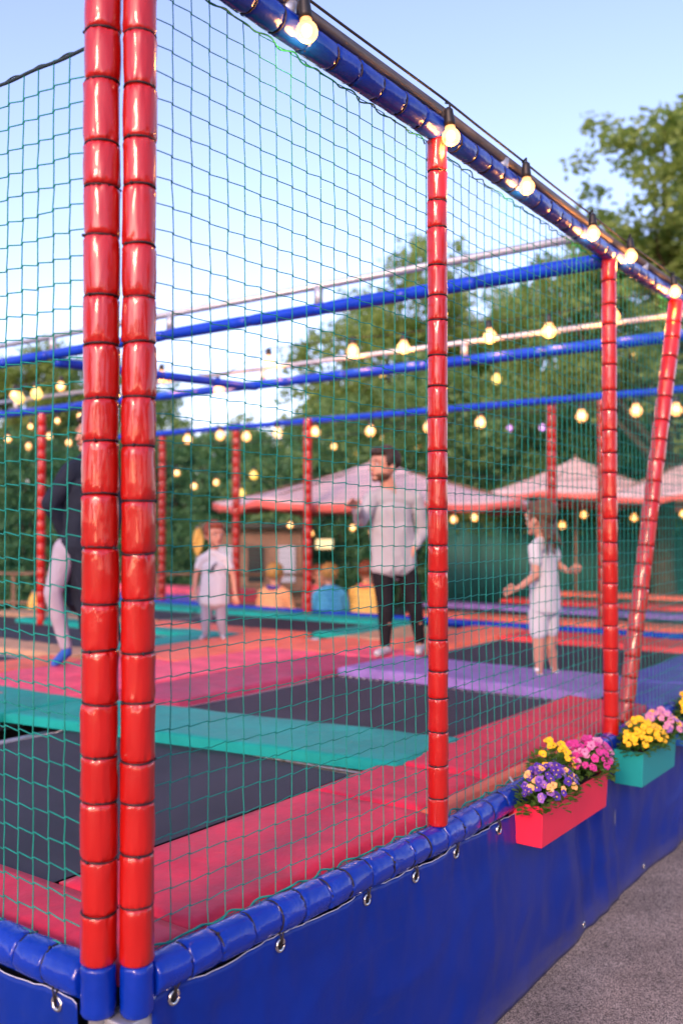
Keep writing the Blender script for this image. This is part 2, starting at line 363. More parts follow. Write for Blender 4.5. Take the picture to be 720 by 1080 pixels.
for i, (a, b, l) in enumerate(far):
    post(a, b, .74, 3.03, .05, l, 'red posts along the far rail', 60 + i, near=False, seg=.13)
post(4.95, 6.95, .70, 2.98, .045, 'red padded post far left behind the left net, beside the dark clothed person', 'red posts along the far rail', 77, near=False, seg=.13)

# rails and beams
def beam(p0, p1, r, mat, label, group, seed, seg=.115, near=True, pipe=None, name='padded_rail', jit=.08, k=44, tk=True, ups=None, cat='padded rail'):
    rng = random.Random(seed); e = empty(name, tuple(p0), label, cat, group)
    mb = MB(); ties = []; sleeve(mb, p0, p1, r, seg, rng, k, ties, near, jit); mb.build('padding', mat, e)
    if near and tk: put_ties(ties, r, e, rng, .2)
    if pipe:
        dz, pr, off = pipe; o = np.array([0, 0, dz]) + np.array([N[0], N[1], 0]) * off
        pm = MB(); pm.tube([np.array(p0) + o, np.array(p1) + o], pr, 12); pm.build('steel_pipe', M['darksteel' if pr < .02 else 'steel'], e)
        L = np.linalg.norm(np.array(p1) - np.array(p0))
        for t in (ups if ups is not None else np.arange(.5, L, 1.25) / L):
            q = np.array(p0) + (np.array(p1) - np.array(p0)) * t
            um = MB(); um.tube([q + np.array([0, 0, r * .5]), q + o], pr * 1.25, 10); um.build('upright', M['steel'], e)
    return e
G = 'blue padded bottom rails'
w = lambda i, z, off=0: D(WP[i][0], WP[i][1] + off, z)
A0 = D(a1 - .0, b1 - .0, ZR) + np.append(U * .03, 0)
beam(A0, w(1, ZR), .045, M['blue'], 'glossy blue padded bottom rail running from the corner pair to the first slim red post', G, 101, .105)
beam(w(1, ZR) , w(2, ZR), .045, M['blue'], 'glossy blue padded bottom rail partly behind the pink planter', G, 102, .11)
beam(w(2, ZR), w(3, ZR), .044, M['blue'], 'blue padded bottom rail behind the turquoise planter, past its red post', G, 103, .12)
beam(w(3, ZR), w(4, ZR), .044, M['blue'], 'blue padded bottom rail at the far right end of the wall', G, 104, .12, near=False)
L0 = D(a0, b0, ZR) + np.append(N * .03, 0); L1 = L0 + np.append(N * 2.6, 0)
beam(L0, L1, .046, M['blue'], 'glossy blue padded bottom rail running out of the picture left of the corner pair', G, 105, .115)
beam(D(7.45, -.02, ZR), D(7.5, 9.2, ZR), .045, M['blue'], 'long blue padded rail along the far side of the trampolines', 'blue padded bottom rails', 106, .15, near=False)
G = 'blue padded top beams'
T0 = D(a1, b1, ZT + .055)
beam(T0, w(1, ZT), .040, M['blue'], 'glossy blue padded top beam with two large bulbs nearest the viewer', G, 111, .115, pipe=(.066, .019, -.004))
beam(w(1, ZT), w(2, ZT), .037, M['blue'], 'glossy blue padded top beam between the two slim red posts', G, 112, .115, pipe=(.066, .019, -.004))
beam(w(2, ZT), w(3, ZT), .037, M['blue'], 'blue padded top beam above the leaning red post', G, 113, .115, pipe=(.066, .019, -.004))
beam(w(3, ZT), w(4, ZT), .037, M['blue'], 'blue padded top beam at the far right end of the wall', G, 114, near=False, pipe=(.066, .019, -.004))
beam(D(2.99, 0, ZT - .03), D(2.99, 8.8, ZT - .03), .037, M['beam'], 'upper blue crossing beam with a grey pipe above it, in front of the open sky', G, 115, .6, near=False, pipe=(.135, .021, 0), ups=[.195, .335, .475, .62, .78], name='cross_beam', jit=.2, cat='cross beam')
beam(D(5.0, 0, ZT - .03), D(5.0, 8.8, ZT - .03), .04, M['beam'], 'lower blue crossing beam with bulbs along its grey pipe', G, 116, .6, near=False, pipe=(.14, .021, 0), ups=[.03, .21, .44, .65, .85], name='cross_beam', jit=.2, cat='cross beam')
beam(D(2.99, 4.15, ZT - .09), D(5.0, 3.95, ZT - .05), .036, M['beam'], 'short blue beam slanting between the two crossing beams', G, 117, .5, near=False, name='cross_beam', cat='cross beam')
beam(D(7.5, -.02, 3.03), D(7.55, 9.2, 3.03), .035, M['beam'], 'thin blue top beam along the far side, above the back row of posts', G, 118, .4, near=False, name='cross_beam', cat='cross beam')

# square steel leg under the corner
lg = MB(); lc = D(.035, .0, 0); lg.box((lc[0] + .004, lc[1] + .004, .335), (.088, .088, .668), ROT); 
lg.box((lc[0] + .004, lc[1] + .004, .005 + .006), (.13, .13, .010), ROT)
o = lg.build('steel_leg', M['steel'], None, False); tag(o, 'grey square galvanised steel leg under the corner pair of red posts', 'steel leg')
bm_ = o.modifiers.new('b', 'BEVEL'); bm_.width = .004; bm_.segments = 2

# ------------------------------------------------------------------ nets
def net(posf, nx, nz, r, k, mat, label, group, seed, cell=.06, knots=True, jit=.0022, parent=None, step=.0019, sag=0.006):
    """posf(s, z) -> world point, s along (m), z up (m)"""
    rng = random.Random(seed); mb = MB()
    sx = np.zeros((nx, nz)); sz = np.zeros((nx, nz))
    for i in range(nx):
        for j in range(nz):
            s = i * cell; z = j * cell
            sx[i, j] = s + rng.uniform(-jit, jit) + sag * .5 * noise.noise(Vector((s * 1.3, z * 1.1, seed)))
            sz[i, j] = z + rng.uniform(-jit, jit) + sag * noise.noise(Vector((s * 1.1, z * .9, seed + 9))) 
    P = np.array([[posf(sx[i, j], sz[i, j]) for j in range(nz)] for i in range(nx)])
    if step == 0:
        for i in range(nx): mb.tube(P[i], r, k, caps=False)
        for j in range(nz): mb.tube(P[:, j], r, k, caps=False)
    else:
        for i in range(nx):
            pts = []
            for j in range(nz): pts += [posf(sx[i, j] - .0010, sz[i, j] - step * 1.2), posf(sx[i, j] + .0010, sz[i, j] + step * 1.2)]
            mb.tube(pts, r, k, caps=False)
        for j in range(nz):
            pts = []
            for i in range(nx): pts += [posf(sx[i, j] - .0035, sz[i, j] + step), posf(sx[i, j] + .0035, sz[i, j] - step)]
            mb.tube(pts, r, k, caps=False)
        if knots:
            for i in range(nx):
                for j in range(nz):
                    c_ = P[i, j]; q = r * 2.1
                    mb.add([c_ + np.array(v) * q for v in ((1, 0, 0), (-1, 0, 0), (0, 1, 0), (0, -1, 0), (0, 0, 1.5), (0, 0, -1.5))], [(0, 2, 4), (2, 1, 4), (1, 3, 4), (3, 0, 4), (2, 0, 5), (1, 2, 5), (3, 1, 5), (0, 3, 5)])
    o = mb.build('safety_net', mat, parent); tag(o, label, 'safety net', group)
    return o, P
GN = 'green safety nets of the trampoline cage'
zb = ZR + .035
def ztp(a): return ZT + (.055 * (1 - a / 1.288) if a < 1.288 else 0) - .034
def rnet(aa, bb, off, label, seed, cell=.06):
    nx = int((bb - aa) / cell); nz = int((ZT - .04 - zb) / cell) + 1
    cx = (bb - aa) / nx
    def pf(s, z): 
        a = aa + s * cx / cell
        return wall(a, off + .012 * noise.noise(Vector((a * 1.5, z, seed))), zb + z * (ztp(a) - zb) / ((nz - 1) * cell))
    o, P = net(pf, nx + 1, nz, .00145, 5, M['net'], label, GN, seed, cell)
    mb = MB()   # lacing rope at the foot and head
    for z_, rr in ((zb + .004, .003), (None, .0025)):
        mb.tube([wall(a, off - .004 + .006 * math.sin(a * 70), (z_ or ztp(a) - .004) + .005 * math.sin(a * 52 + 1)) for a in np.arange(aa, bb, .012)], rr, 5)
        mb.build('edge_rope', M['net'], o); mb = MB()
rnet(.06, 1.275, .035, 'green net panel between the corner pair and the first slim red post', 3)
rnet(1.30, 2.975, .04, 'green net panel with the girl in white seen through it, between the two slim posts', 5)
rnet(3.0, 4.99, .02, 'green net panel in front of the leaning red post', 6)
zl = 2.885
nz = int((zl - zb) / .06) + 1; nxl = 26
def pl(s, z):
    q = D(a0, b0 + .02 + s, 0) + np.append(U * .02, 0) + np.append(U, 0) * .012 * noise.noise(Vector((s * 1.6, z, 2))) * min(1, max(0, 1.9 - z) * 2)
    top = zl - .02 + .02 * s
    return np.array([q[0], q[1], zb + z * (top - zb) / ((nz - 1) * .06)])
o, P = net(pl, nxl, nz, .0017, 5, M['net'], 'green net panel filling the left edge of the view, left of the corner pair', GN, 8, step=.003, sag=.003)
mb = MB(); s_ = np.arange(0, 1.56, .012)
mb.tube([pl(s, (nz - 1) * .06) + np.array([0, 0, .0015 * math.sin(s * 31)]) for s in s_], .0042, 6)
mb.tube([pl(s, (nz - 1) * .06) + np.array([0, 0, .003 + .004 * math.sin(s * 60)]) for s in s_], .002, 5)
mb.build('head_rope', M['rope'], o)
mb = MB(); mb.tube([pl(s, 0) + np.array([0, 0, .004 + .005 * math.sin(s * 55)]) + np.append(-U * .008, 0) for s in s_], .003, 5); mb.build('edge_rope', M['net'], o)
# far nets, seen as a fine grid
def fnet(p, q, z0, z1, label, seed, cell=.06, r=.002):
    p = np.array(p[:2]); q = np.array(q[:2]); L = np.linalg.norm(q - p); nx = int(L / cell); nz = int((z1 - z0) / cell)
    def pf(s, z): v = p + (q - p) * (s / (nx * cell)); return np.array([v[0], v[1], z0 + z])
    net(pf, nx, nz, r, 3, M['netfar'], label, GN, seed, cell, knots=False, jit=.003, step=0, sag=.015)
fnet(D(7.46, .0), D(7.50, 9.2), .78, 3.02, 'long green net panel along the far side, behind the back row of posts', 21)
fnet(D(5.02, 5.4), D(5.02, 9.0), .78, 2.96, 'green net panel hanging behind the dark clothed person', 22)

# ------------------------------------------------------------------ tarpaulin skirt
def skirt(f, L, label, seed, gr, grb, name='tarpaulin_skirt', dz=.0):
    e = empty(name, tuple(f(0, 0, 0)), label, 'tarpaulin', 'blue tarpaulin skirts')
    nu = int(L / .022); nv = 40; V = []; F = []; top = []
    def disp(s, t):   # t 0 top..1 bottom
        g = .030 * noise.noise(Vector((s * 1.1, t * 1.2, seed))) * (.2 + t) + .034 * (.25 + t) * noise.noise(Vector((s * 4 + t * 1.5, t * 1.0, seed + 3)))
        g += .011 * (1 - abs(noise.noise(Vector((s * 2.2 + t * 2.6, t * 1.6 - s, seed + 11)))) * 2) ** 3 * (.2 + t)
        g += .005 * (.3 + t) * noise.noise(Vector((s * 11 + t * 3, t * 2.3, seed + 5)))
        g += .003 * (t < .115) + .003 * (abs((s + .35) % 1.25 - .6) < .022) + .003 * (t > .93)
        fold = max(0, math.sin(s * 2.1 + seed)) ** 2
        g += .040 * fold * noise.noise(Vector((s * 9 - t * 1.2, t * .6, seed + 7)))
        for gs in gr:
            dd = abs(s - gs); g += -.004 * math.exp(-(dd / .03) ** 2) * math.exp(-t * 5) + .005 * math.exp(-(dd / .11) ** 2) * math.exp(-t * 4) * math.sin(dd * 95 - t * 16)
        return g * (.35 + .65 * math.sin(math.pi * min(1, t * 1.02))) if t > .5 else g
    def zt(s):
        d_ = min([abs(s - g_) for g_ in gr] + [9]); return .706 + dz - .010 * min(1, d_ / .14) + .004 * noise.noise(Vector((s * 6, 0, seed)))
    for i in range(nu + 1):
        s = L * i / nu; z1 = zt(s)
        for j in range(nv + 1):
            t = j / nv; V.append(f(s, -disp(s, t) - .001 - .010 * t, z1 * (1 - t) + .008 * t))
        top.append(f(s, -disp(s, 0) - .003, z1 + .001))
    for i in range(nu):
        for j in range(nv): a = i * (nv + 1) + j; F.append((a, a + 1, a + nv + 2, a + nv + 1))
    mb = MB(); mb.add(V, F); o = mb.build('sheet', M['tarp'], e)
    so = o.modifiers.new('s', 'SOLIDIFY'); so.thickness = .0012
    mb = MB(); mb.tube(top, .0014, 6); mb.build('welt', M['seam'], e)
    hem = [f(L * i / nu, -disp(L * i / nu, .13) - .0035, zt(L * i / nu) * .87) for i in range(nu + 1)]
    for gs in gr:
        c_ = f(gs, -disp(gs, .05) - .009, zt(gs) - .028); n_ = Vector(f(gs, -1, 0)) - Vector(f(gs, 0, 0)); n_.normalize()
        Mx = np.array(n_.to_track_quat('Z', 'Y').to_matrix()); K = 20
        gm = MB(); gm.tube([c_ + Mx @ np.array([.0150 * math.cos(2 * math.pi * k / K), .0150 * math.sin(2 * math.pi * k / K), 0]) for k in range(K)], .0044, 8, closed=True)
        go = gm.build('grommet', M['chrome'], e)
        hm = MB(); hm.tube([c_ - np.array(n_) * .002, c_ - np.array(n_) * .006], .0125, 16); hm.build('hole', M['tie'], go)
        tm = MB(); tm.tube([c_ + np.array(n_) * .004 + np.array([0, 0, -.004]), c_ + np.array(n_) * .009 + np.array([0, 0, .02]), f(gs + .006, -.012, ZR - .03), f(gs + .01, .0, ZR + .0)], .0022, 6)
        tm.tube([c_ + np.array(n_) * .003 + np.array([0, 0, -.004]), c_ + np.array(n_) * .006 + np.array([0, 0, .018]), f(gs - .008, -.01, ZR - .03), f(gs - .01, .0, ZR)], .0022, 6)
        tm.build('loop', M['tie'], e)
    for gs in grb:
        c_ = f(gs, -disp(gs, .93) - .015, .05); n_ = Vector(f(gs, -1, 0)) - Vector(f(gs, 0, 0)); n_.normalize()
        Mx = np.array(n_.to_track_quat('Z', 'Y').to_matrix()); K = 16
        gm = MB(); gm.tube([c_ + Mx @ np.array([.011 * math.cos(2 * math.pi * k / K), .011 * math.sin(2 * math.pi * k / K), 0]) for k in range(K)], .003, 8, closed=True)
        go = gm.build('grommet', M['chrome'], e)
        hm = MB(); hm.tube([c_ + np.array(n_) * .001, c_ - np.array(n_) * .003], .009, 14); hm.build('hole', M['tie'], go)
    return e
gx = [px_on_wall(x) for x in (178, 287, 379, 428, 473, 515)] + [2.15, 2.5, 2.85, 3.2, 3.6]
a_s = a1 + .02
skirt(lambda s, o, z: wall(a_s + s, o - .022, z), 7.3, 'long deep blue tarpaulin skirt with metal eyelets hanging down to the asphalt', 2.3, [g - a_s for g in gx], [.95, 2.45, 3.3, 4.1])
skirt(lambda s, o, z: np.append(C0 + U * (a0 - .03 + o) + N * (b0 + .025 + s), z), 2.6, 'deep blue tarpaulin skirt left of the grey steel leg, with one eyelet near the corner', 5.1, [.075, .42, .80, 1.2], [.5, 1.3])

# ------------------------------------------------------------------ pads and trampolines
def pad(aa, ab_, ba, bb, z, th, mat, label, seed, group='coloured safety pads between the trampoline beds', wr=.007, skew=0.):
    nx = max(4, int((ab_ - aa) / .035)); ny = max(4, int((bb - ba) / .035)); nx = min(nx, 90); ny = min(ny, 90)
    V = []; F = []
    def prof(t, n, L):
        e = min(t, 1 - t) * L; return 1 - max(0, 1 - e / .022) ** 2
    for i in range(nx + 1):
        for j in range(ny + 1):
            u_ = i / nx; v_ = j / ny; a = aa + (ab_ - aa) * u_; b = ba + (bb - ba) * v_; a += skew * (v_ - .5) * (bb - ba)
            h = min(prof(u_, nx, ab_ - aa), prof(v_, ny, bb - ba))
            zz = z - th * .22 * (1 - h) + wr * h * (noise.noise(Vector((a * 2.2, b * 3.2, seed))) + .5 * noise.noise(Vector((a * 7, b * 4, seed + 4))) + .3 * noise.noise(Vector((a * 13 + b * 8, b * 5, seed + 8))) - .9 * max(0, 1 - 9 * abs(noise.noise(Vector((a * 1.7 + b, b * 2.1 - a, seed + 20))))) - .6 * max(0, 1 - 7 * abs(noise.noise(Vector((a * 4 - b, b * 3.1, seed + 30))))))
            V.append(D(a, b, zz))
    for i in range(nx):
        for j in range(ny): q = i * (ny + 1) + j; F.append((q, q + ny + 1, q + ny + 2, q + 1))
    # skirt edges
    ring = [i * (ny + 1) for i in range(nx + 1)] + [nx * (ny + 1) + j for j in range(1, ny + 1)] + [i * (ny + 1) + ny for i in range(nx - 1, -1, -1)] + [j for j in range(ny - 1, 0, -1)]
    k = len(V)
    for q in ring: V.append(np.array([V[q][0], V[q][1], z - th]))
    n = len(ring)
    for i in range(n): i2 = (i + 1) % n; F.append((ring[i2], ring[i], k + i, k + i2))
    F.append(tuple(range(k, k + n)))
    mb = MB(); mb.add(V, F); o = mb.build('safety_pad', mat)
    tag(o, label, 'safety pad', group); return o
Z = .765
# right-wall pads
pad(.30, 1.46, .045, .58, Z, .05, M['pink'], 'pink vinyl pad inside the net, first along the wall right of the corner', 1)
pad(1.466, 1.98, .112, .585, Z, .05, M['pink'], 'pink vinyl pad inside the net, crossed by the first slim red post', 2)
pad(1.986, 3.92, .112, .590, Z + .004, .05, M['pink'], 'long pink vinyl pad inside the net, beyond the teal pad', 3)
pad(3.93, 4.75, .03, .40, Z - .01, .05, M['indigo'], 'indigo vinyl pad behind the leaning post', 4)
pad(4.76, 7.3, .03, .58, Z, .05, M['indigo'], 'indigo vinyl pad at the far right, nearly hidden by the leaning post', 5)
pad(.045, .29, .03, 2.9, Z, .05, M['pink'], 'pink vinyl pad along the left net, in front of the nearest black bed', 6)
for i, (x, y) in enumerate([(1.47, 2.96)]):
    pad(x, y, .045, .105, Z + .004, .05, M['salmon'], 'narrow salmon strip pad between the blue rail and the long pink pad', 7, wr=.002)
pad(1.77, 2.37, .50, 2.75, Z + .012, .05, M['teal'], 'thick teal vinyl pad lying between the two nearest black beds', 8, wr=.005, skew=-.14)
pad(1.50, 2.16, 2.757, 5.2, Z + .012, .05, M['teal'], 'thick teal vinyl pad at the left edge, end to end with the nearer teal one', 9, wr=.004)
pad(2.43, 4.62, 2.30, 2.90, Z, .05, M['maroon'], 'dark rose vinyl pad along the left side of the middle black bed', 10)
pad(1.9, 4.62, 2.91, 3.5, Z + .004, .05, M['rose'], 'bright pink vinyl pad beside the dark rose one', 11)
pad(1.9, 3.6, 3.51, 4.1, Z, .05, M['rose'], 'bright pink vinyl pad under the feet of the dark clothed person', 12)
pad(3.61, 5.3, 3.51, 4.35, Z, .05, M['salmon'], 'salmon vinyl pad in front of the boy in the white T-shirt', 13)
pad(1.5, 3.3, 4.11, 4.6, Z, .05, M['salmon'], 'salmon vinyl pad at the left edge, behind the bright pink ones', 14)
pad(3.95, 4.74, .47, 2.28, Z + .02, .06, M['purple'], 'purple vinyl pad under the girl in white', 15, wr=.004)
pad(4.63, 5.15, 2.30, 2.9, Z, .05, M['rose'], 'bright pink vinyl pad under the shoes of the man', 16)
pad(5.16, 7.2, 2.35, 2.95, Z, .05, M['salmon'], 'salmon vinyl pad right behind the legs of the man', 17)
pad(4.63, 5.6, 2.91, 3.5, Z, .05, M['salmon'], 'salmon vinyl pad left of the man', 18)
pad(5.61, 6.9, 2.96, 3.5, Z, .05, M['cream'], 'cream vinyl pad behind the man, near the far rail', 19)
pad(6.55, 7.2, .6, 2.34, Z, .05, M['redpad'], 'red vinyl pad along the far rail behind the girl', 20)
pad(5.31, 5.75, 3.9, 5.9, Z, .05, M['salmon'], 'salmon vinyl pad behind the boy in the white T-shirt', 21)
pad(6.95, 7.35, 3.6, 6.6, Z, .05, M['teal'], 'teal vinyl pad along the far rail left of the seated spectators', 22)
pad(5.76, 6.9, 3.51, 3.9, Z, .05, M['teal'], 'teal vinyl pad beside the cream one, toward the seated spectators', 23)
pad(3.31, 3.75, 4.4, 7.2, Z, .05, M['cream'], 'cream vinyl pad far left, behind the salmon one', 24)
pad(4.95, 5.3, 4.4, 7.4, Z, .05, M['teal'], 'teal vinyl pad far left at the foot of the hanging net', 25)
pad(3.76, 4.94, 4.36, 4.75, Z, .05, M['teal'], 'teal vinyl pad between the boy and the dark clothed person', 26)
pad(5.31, 5.75, 5.95, 8.4, Z, .05, M['cream'], 'cream vinyl pad far left behind the hanging net', 27)
pad(6.9, 7.35, 6.65, 8.9, Z, .05, M['teal'], 'teal vinyl pad at the far left end of the far rail', 28)
# pads beyond the far rail
pad(7.9, 8.3, -.5, 4.2, Z + .02, .05, M['salmon'], 'salmon vinyl pad just beyond the far rail, behind the girl', 29)
pad(8.9, 9.3, -.5, 4.6, Z + .05, .05, M['purple'], 'purple vinyl pad beyond the far rail, on the second deck', 30)
pad(9.9, 10.3, -.5, 4.0, Z + .06, .05, M['redpad'], 'red vinyl pad at the back of the second deck', 31)
pad(11.2, 11.6, -1.0, 4.0, Z + .08, .05, M['salmon'], 'salmon vinyl pad at the rear edge of the second deck', 32)
pad(9.2, 9.7, 8.0, 11.5, Z + .05, .25, M['rose'], 'pink vinyl barrier pad far left beyond the far rail', 33)
pad(8.9, 9.15, 8.2, 11.5, Z - .05, .2, M['indigo'], 'indigo vinyl barrier pad far left in front of the pink one', 34)
def trampoline(aa, ab_, ba, bb, label):
    e = empty('trampoline', tuple(D((aa + ab_) / 2, (ba + bb) / 2, .5)), label, 'trampoline', 'rectangular black trampolines of the deck')
    nx = 26; ny = 26; V = []; F = []; z = .728
    for i in range(nx + 1):
        for j in range(ny + 1):
            u_ = i / nx; v_ = j / ny
            V.append(D(aa + .05 + (ab_ - aa - .1) * u_, ba + .05 + (bb - ba - .1) * v_, z - .016 * math.sin(math.pi * u_) * math.sin(math.pi * v_)))
    for i in range(nx):
        for j in range(ny): q = i * (ny + 1) + j; F.append((q, q + ny + 1, q + ny + 2, q + 1))
    mb = MB(); mb.add(V, F); mb.build('jumping_bed', M['bed'], e)
    fm = MB(); c = [D(aa - .1, ba - .1, .69), D(ab_ + .1, ba - .1, .69), D(ab_ + .1, bb + .1, .69), D(aa - .1, bb + .1, .69)]
    for i in range(4): fm.tube([c[i], c[(i + 1) % 4]], .02, 8)
    fm.build('frame', M['steel'], e)
    # springs along each side: a single zigzag lacing per side
    sm = MB()
    for i in range(4):
        p, q = c[i], c[(i + 1) % 4]; cc = D((aa + ab_) / 2, (ba + bb) / 2, .715); n = int(np.linalg.norm(q - p) / .06); pts = []
        for j in range(n):
            m_ = p + (q - p) * ((j + .5) / n); inn = m_ + (cc - m_) / np.linalg.norm(cc - m_) * .13; inn[2] = .724
            pts += [m_, inn]
        sm.tube(pts, .004, 4)
    sm.build('springs', M['steel'], e)
    return e
trampoline(.28, 1.86, .60, 2.35, 'black trampoline bed nearest the viewer, in front of the thick teal pad')
trampoline(.28, 1.66, 2.9, 4.7, 'black trampoline bed at the left edge, in front of the far teal pad')
trampoline(2.40, 3.93, .60, 2.28, 'middle black trampoline bed between the teal and the purple pad')
trampoline(4.76, 6.52, .60, 2.32, 'black trampoline bed behind the girl and the purple pad')
trampoline(5.78, 6.92, 3.95, 6.0, 'black trampoline bed behind the boy, along the far rail')
trampoline(3.8, 4.9, 4.8, 7.0, 'black trampoline bed far left, behind the dark clothed person')
trampoline(5.8, 6.85, 6.2, 8.6, 'black trampoline bed far left, beyond the hanging net')
trampoline(8.35, 8.85, 0, 4.1, 'narrow black trampoline bed on the second deck beyond the far rail')
trampoline(9.35, 9.85, 0, 4.1, 'black trampoline bed at the rear of the second deck')
trampoline(1.7, 3.2, 4.7, 6.4, 'black trampoline bed left of the dark clothed person, behind the left net')

# ------------------------------------------------------------------ string lights
def bulb_mesh(r):
    mb = MB(); P = []; Rr = []
    for t in np.linspace(0, 1, 12):
        th = math.pi * t; P.append((0, 0, -r * 1.15 - r * math.cos(th) * -1.0)); Rr.append(max(.0005, r * math.sin(th)))
    pts = []; rad = []
    for t in np.linspace(0, 1, 14):
        if t < .25: z = -t * 4 * r * .5; rr = r * (.5 + .1 * (t * 4))
        else:
            q = (t - .25) / .75; th = math.pi * (.22 + .78 * q); z = -r * .5 - r * (math.cos(math.pi * .22) - math.cos(th)) ; rr = max(.0004, r * math.sin(th))
        pts.append((0, 0, z)); rad.append(rr)
    mb.tube(pts, rad, 22); return mb.mesh('bulb')
def socket_mesh(r):
    mb = MB(); mb.tube([(0, 0, -.002), (0, 0, .012), (0, 0, .04), (0, 0, .05), (0, 0, .058)], [r * .62, r * .62, r * .52, r * .5, r * .2], 14); return mb.mesh('socket')
_bm = {}
def string_lights(pts, label, group, r=.03, mat='bulb', cab=None, light=0, sag=.05):
    e = empty('string_lights', tuple(pts[0]), label, 'string lights', group)
    key = (r, mat)
    if key not in _bm:
        b = bulb_mesh(r); b.materials.append(M[mat]); s = socket_mesh(r); s.materials.append(M['cable'])
        fm_ = MB(); fm_.ell((0, 0, -r * 1.15), (r * .50, r * .50, r * .58)); fmm = fm_.mesh('filament'); fmm.materials.append(M['filament'] if mat == 'bulb' else M[mat]); _bm[key] = (b, s, fmm)
    for p in pts:
        p = np.array(p)
        pinv = e.matrix_basis.inverted()
        o = bpy.data.objects.new('bulb', _bm[key][0]); COL.objects.link(o); o.parent = e; o.matrix_parent_inverse = pinv
        rx = Matrix.Rotation(random.uniform(-.12, .12), 4, 'X') @ Matrix.Rotation(random.uniform(-.12, .12), 4, 'Y')
        o.matrix_basis = Matrix.Translation(p + np.array([0, 0, r * .9])) @ rx
        s = bpy.data.objects.new('socket', _bm[key][1]); COL.objects.link(s); s.parent = o
        f_ = bpy.data.objects.new('filament', _bm[key][2]); COL.objects.link(f_); f_.parent = o
        if light:
            l = bpy.data.lights.new('bulb_light', 'POINT'); l.energy = light; l.color = (1, .36, .07); l.shadow_soft_size = r
            lo = bpy.data.objects.new('bulb_light', l); COL.objects.link(lo); lo.parent = e; lo.matrix_parent_inverse = pinv
            lo.matrix_basis = Matrix.Translation(p - np.array([0, 0, r * 1.3])); 
    if cab is None:
        cab = []
        q = [np.array(p) + np.array([0, 0, r * .9 + .06]) for p in pts]
        for i in range(len(q) - 1):
            for t in np.linspace(0, 1, 8, endpoint=False): cab.append(q[i] + (q[i + 1] - q[i]) * t - np.array([0, 0, sag * 4 * t * (1 - t)]))
        cab.append(q[-1])
    mb = MB(); mb.tube(cab, .0042, 6); mb.build('cable', M['cable'], e)
    return e
# main row on the right-hand top beam, in front (outside) of it
mp = []
for x, y in ((322, 25), (475, 138), (556, 192), (626, 243), (666, 267), (712, 305)):
    best = None
    for a in np.linspace(.1, 6, 1200):
        p = wall(a, -.05); 
        if abs((x - 360) / 1000. * p[1] - p[0]) < .004 * 2: best = p; ba_ = a; break
    if best is None: a = px_on_wall(x); best = wall(a, -.05)
    mp.append(ray(x, y, best[1]))
cab = [wall(a, -.034, ztp(a) + .034 + .088 + .004 * noise.noise(Vector((a * 2, 3, 1)))) for a in np.arange(.0, 6.0, .05)]
e = string_lights(mp, 'row of large warm lit bulbs on a black cable along the right-hand blue top beam', 'strings of warm lit bulbs', .0295, cab=cab, light=2.2)
for p in mp:
    a = px_on_wall(360 + 1000 * p[0] / p[1]); pass
mb = MB()
for p in mp:
    q = np.array([p[0] - .01, p[1] + .03, ZT + .085]); mb.tube([p + np.array([0, 0, .0295 * .9 + .05]), p + np.array([0, .005, .10]), q], .004, 6)
mb.build('drop_wires', M['cable'], e)
def on_beam(a, b_off, xs):   # points on a cross beam (const a) at image columns
    out = []
    for x, y in xs:
        k = (x - 360) / 1000.
        # (C0+U a+N b).x = k*(...).y
        P = C0 + U * a; b = (P[0] - k * P[1]) / (k * N[1] - N[0]); p = P + N * b; out.append(ray(x, y, p[1]))
    return out
string_lights(on_beam(5.0, 0, [(64, 406), (38, 413), (15, 415)]), 'three warm bulbs at the far left on the lower crossing beam', 'strings of warm lit bulbs', .046, sag=.02)
string_lights(on_beam(4.9, 0, [(720, 318), (646, 330), (579, 346), (516, 352), (426, 364), (372, 368), (283, 379), (230, 409), (170, 395)]), 'warm bulbs strung across the picture along the lower crossing beam', 'strings of warm lit bulbs', .048, sag=.01, light=3.0)
string_lights(on_beam(7.4, 0, [(713, 430), (671, 431), (613, 437), (507, 444), (452, 449), (391, 453), (332, 454), (292, 455), (260, 459), (232, 458), (198, 462)]), 'warm bulbs strung along the thin far top beam', 'strings of warm lit bulbs', .056, sag=.06)
string_lights(on_beam(6.8, 0, [(84, 438), (60, 443), (32, 449)]), 'three small warm bulbs behind the left net near the red post', 'strings of warm lit bulbs', .036)
string_lights([ray(38, 413, 10.), ray(20, 418, 10.4)], 'two yellow bulbs at the far left by the crossing beam', 'coloured festoon bulbs', .06, mat='bulby', sag=.02)
string_lights([ray(524, 398, 16), ray(403, 391, 17), ray(268, 500, 18), ray(254, 519, 18)], 'four yellow bulbs in front of the middle tree', 'coloured festoon bulbs', .075, mat='bulby', sag=.5)
string_lights([ray(668, 374, 17), ray(628, 386, 17.2), ray(617, 388, 17.4)], 'three bulbs close together before the right tree', 'coloured festoon bulbs', .08, sag=.1)
string_lights([ray(572, 450, 17), ray(537, 451, 17.2), ray(520, 452, 17.6), ray(480, 452, 18)], 'four small purple bulbs behind the far top beam', 'coloured festoon bulbs', .05, mat='bulbp', sag=.1)
string_lights([ray(720, 541, 16.4), ray(706, 543, 16.4), ray(668, 545, 16.5), ray(636, 547, 16.6), ray(615, 542, 16.7), ray(592, 553, 16.8), ray(500, 545, 17), ray(478, 547, 17)], 'low row of small warm bulbs under the pink parasols', 'strings of warm lit bulbs', .06, sag=.08)
string_lights([ray(392, 560, 16.4), ray(372, 556, 16.4), ray(328, 562, 16.4), ray(306, 553, 16.5)], 'few small warm bulbs under the large parasol', 'strings of warm lit bulbs', .05, sag=.08)
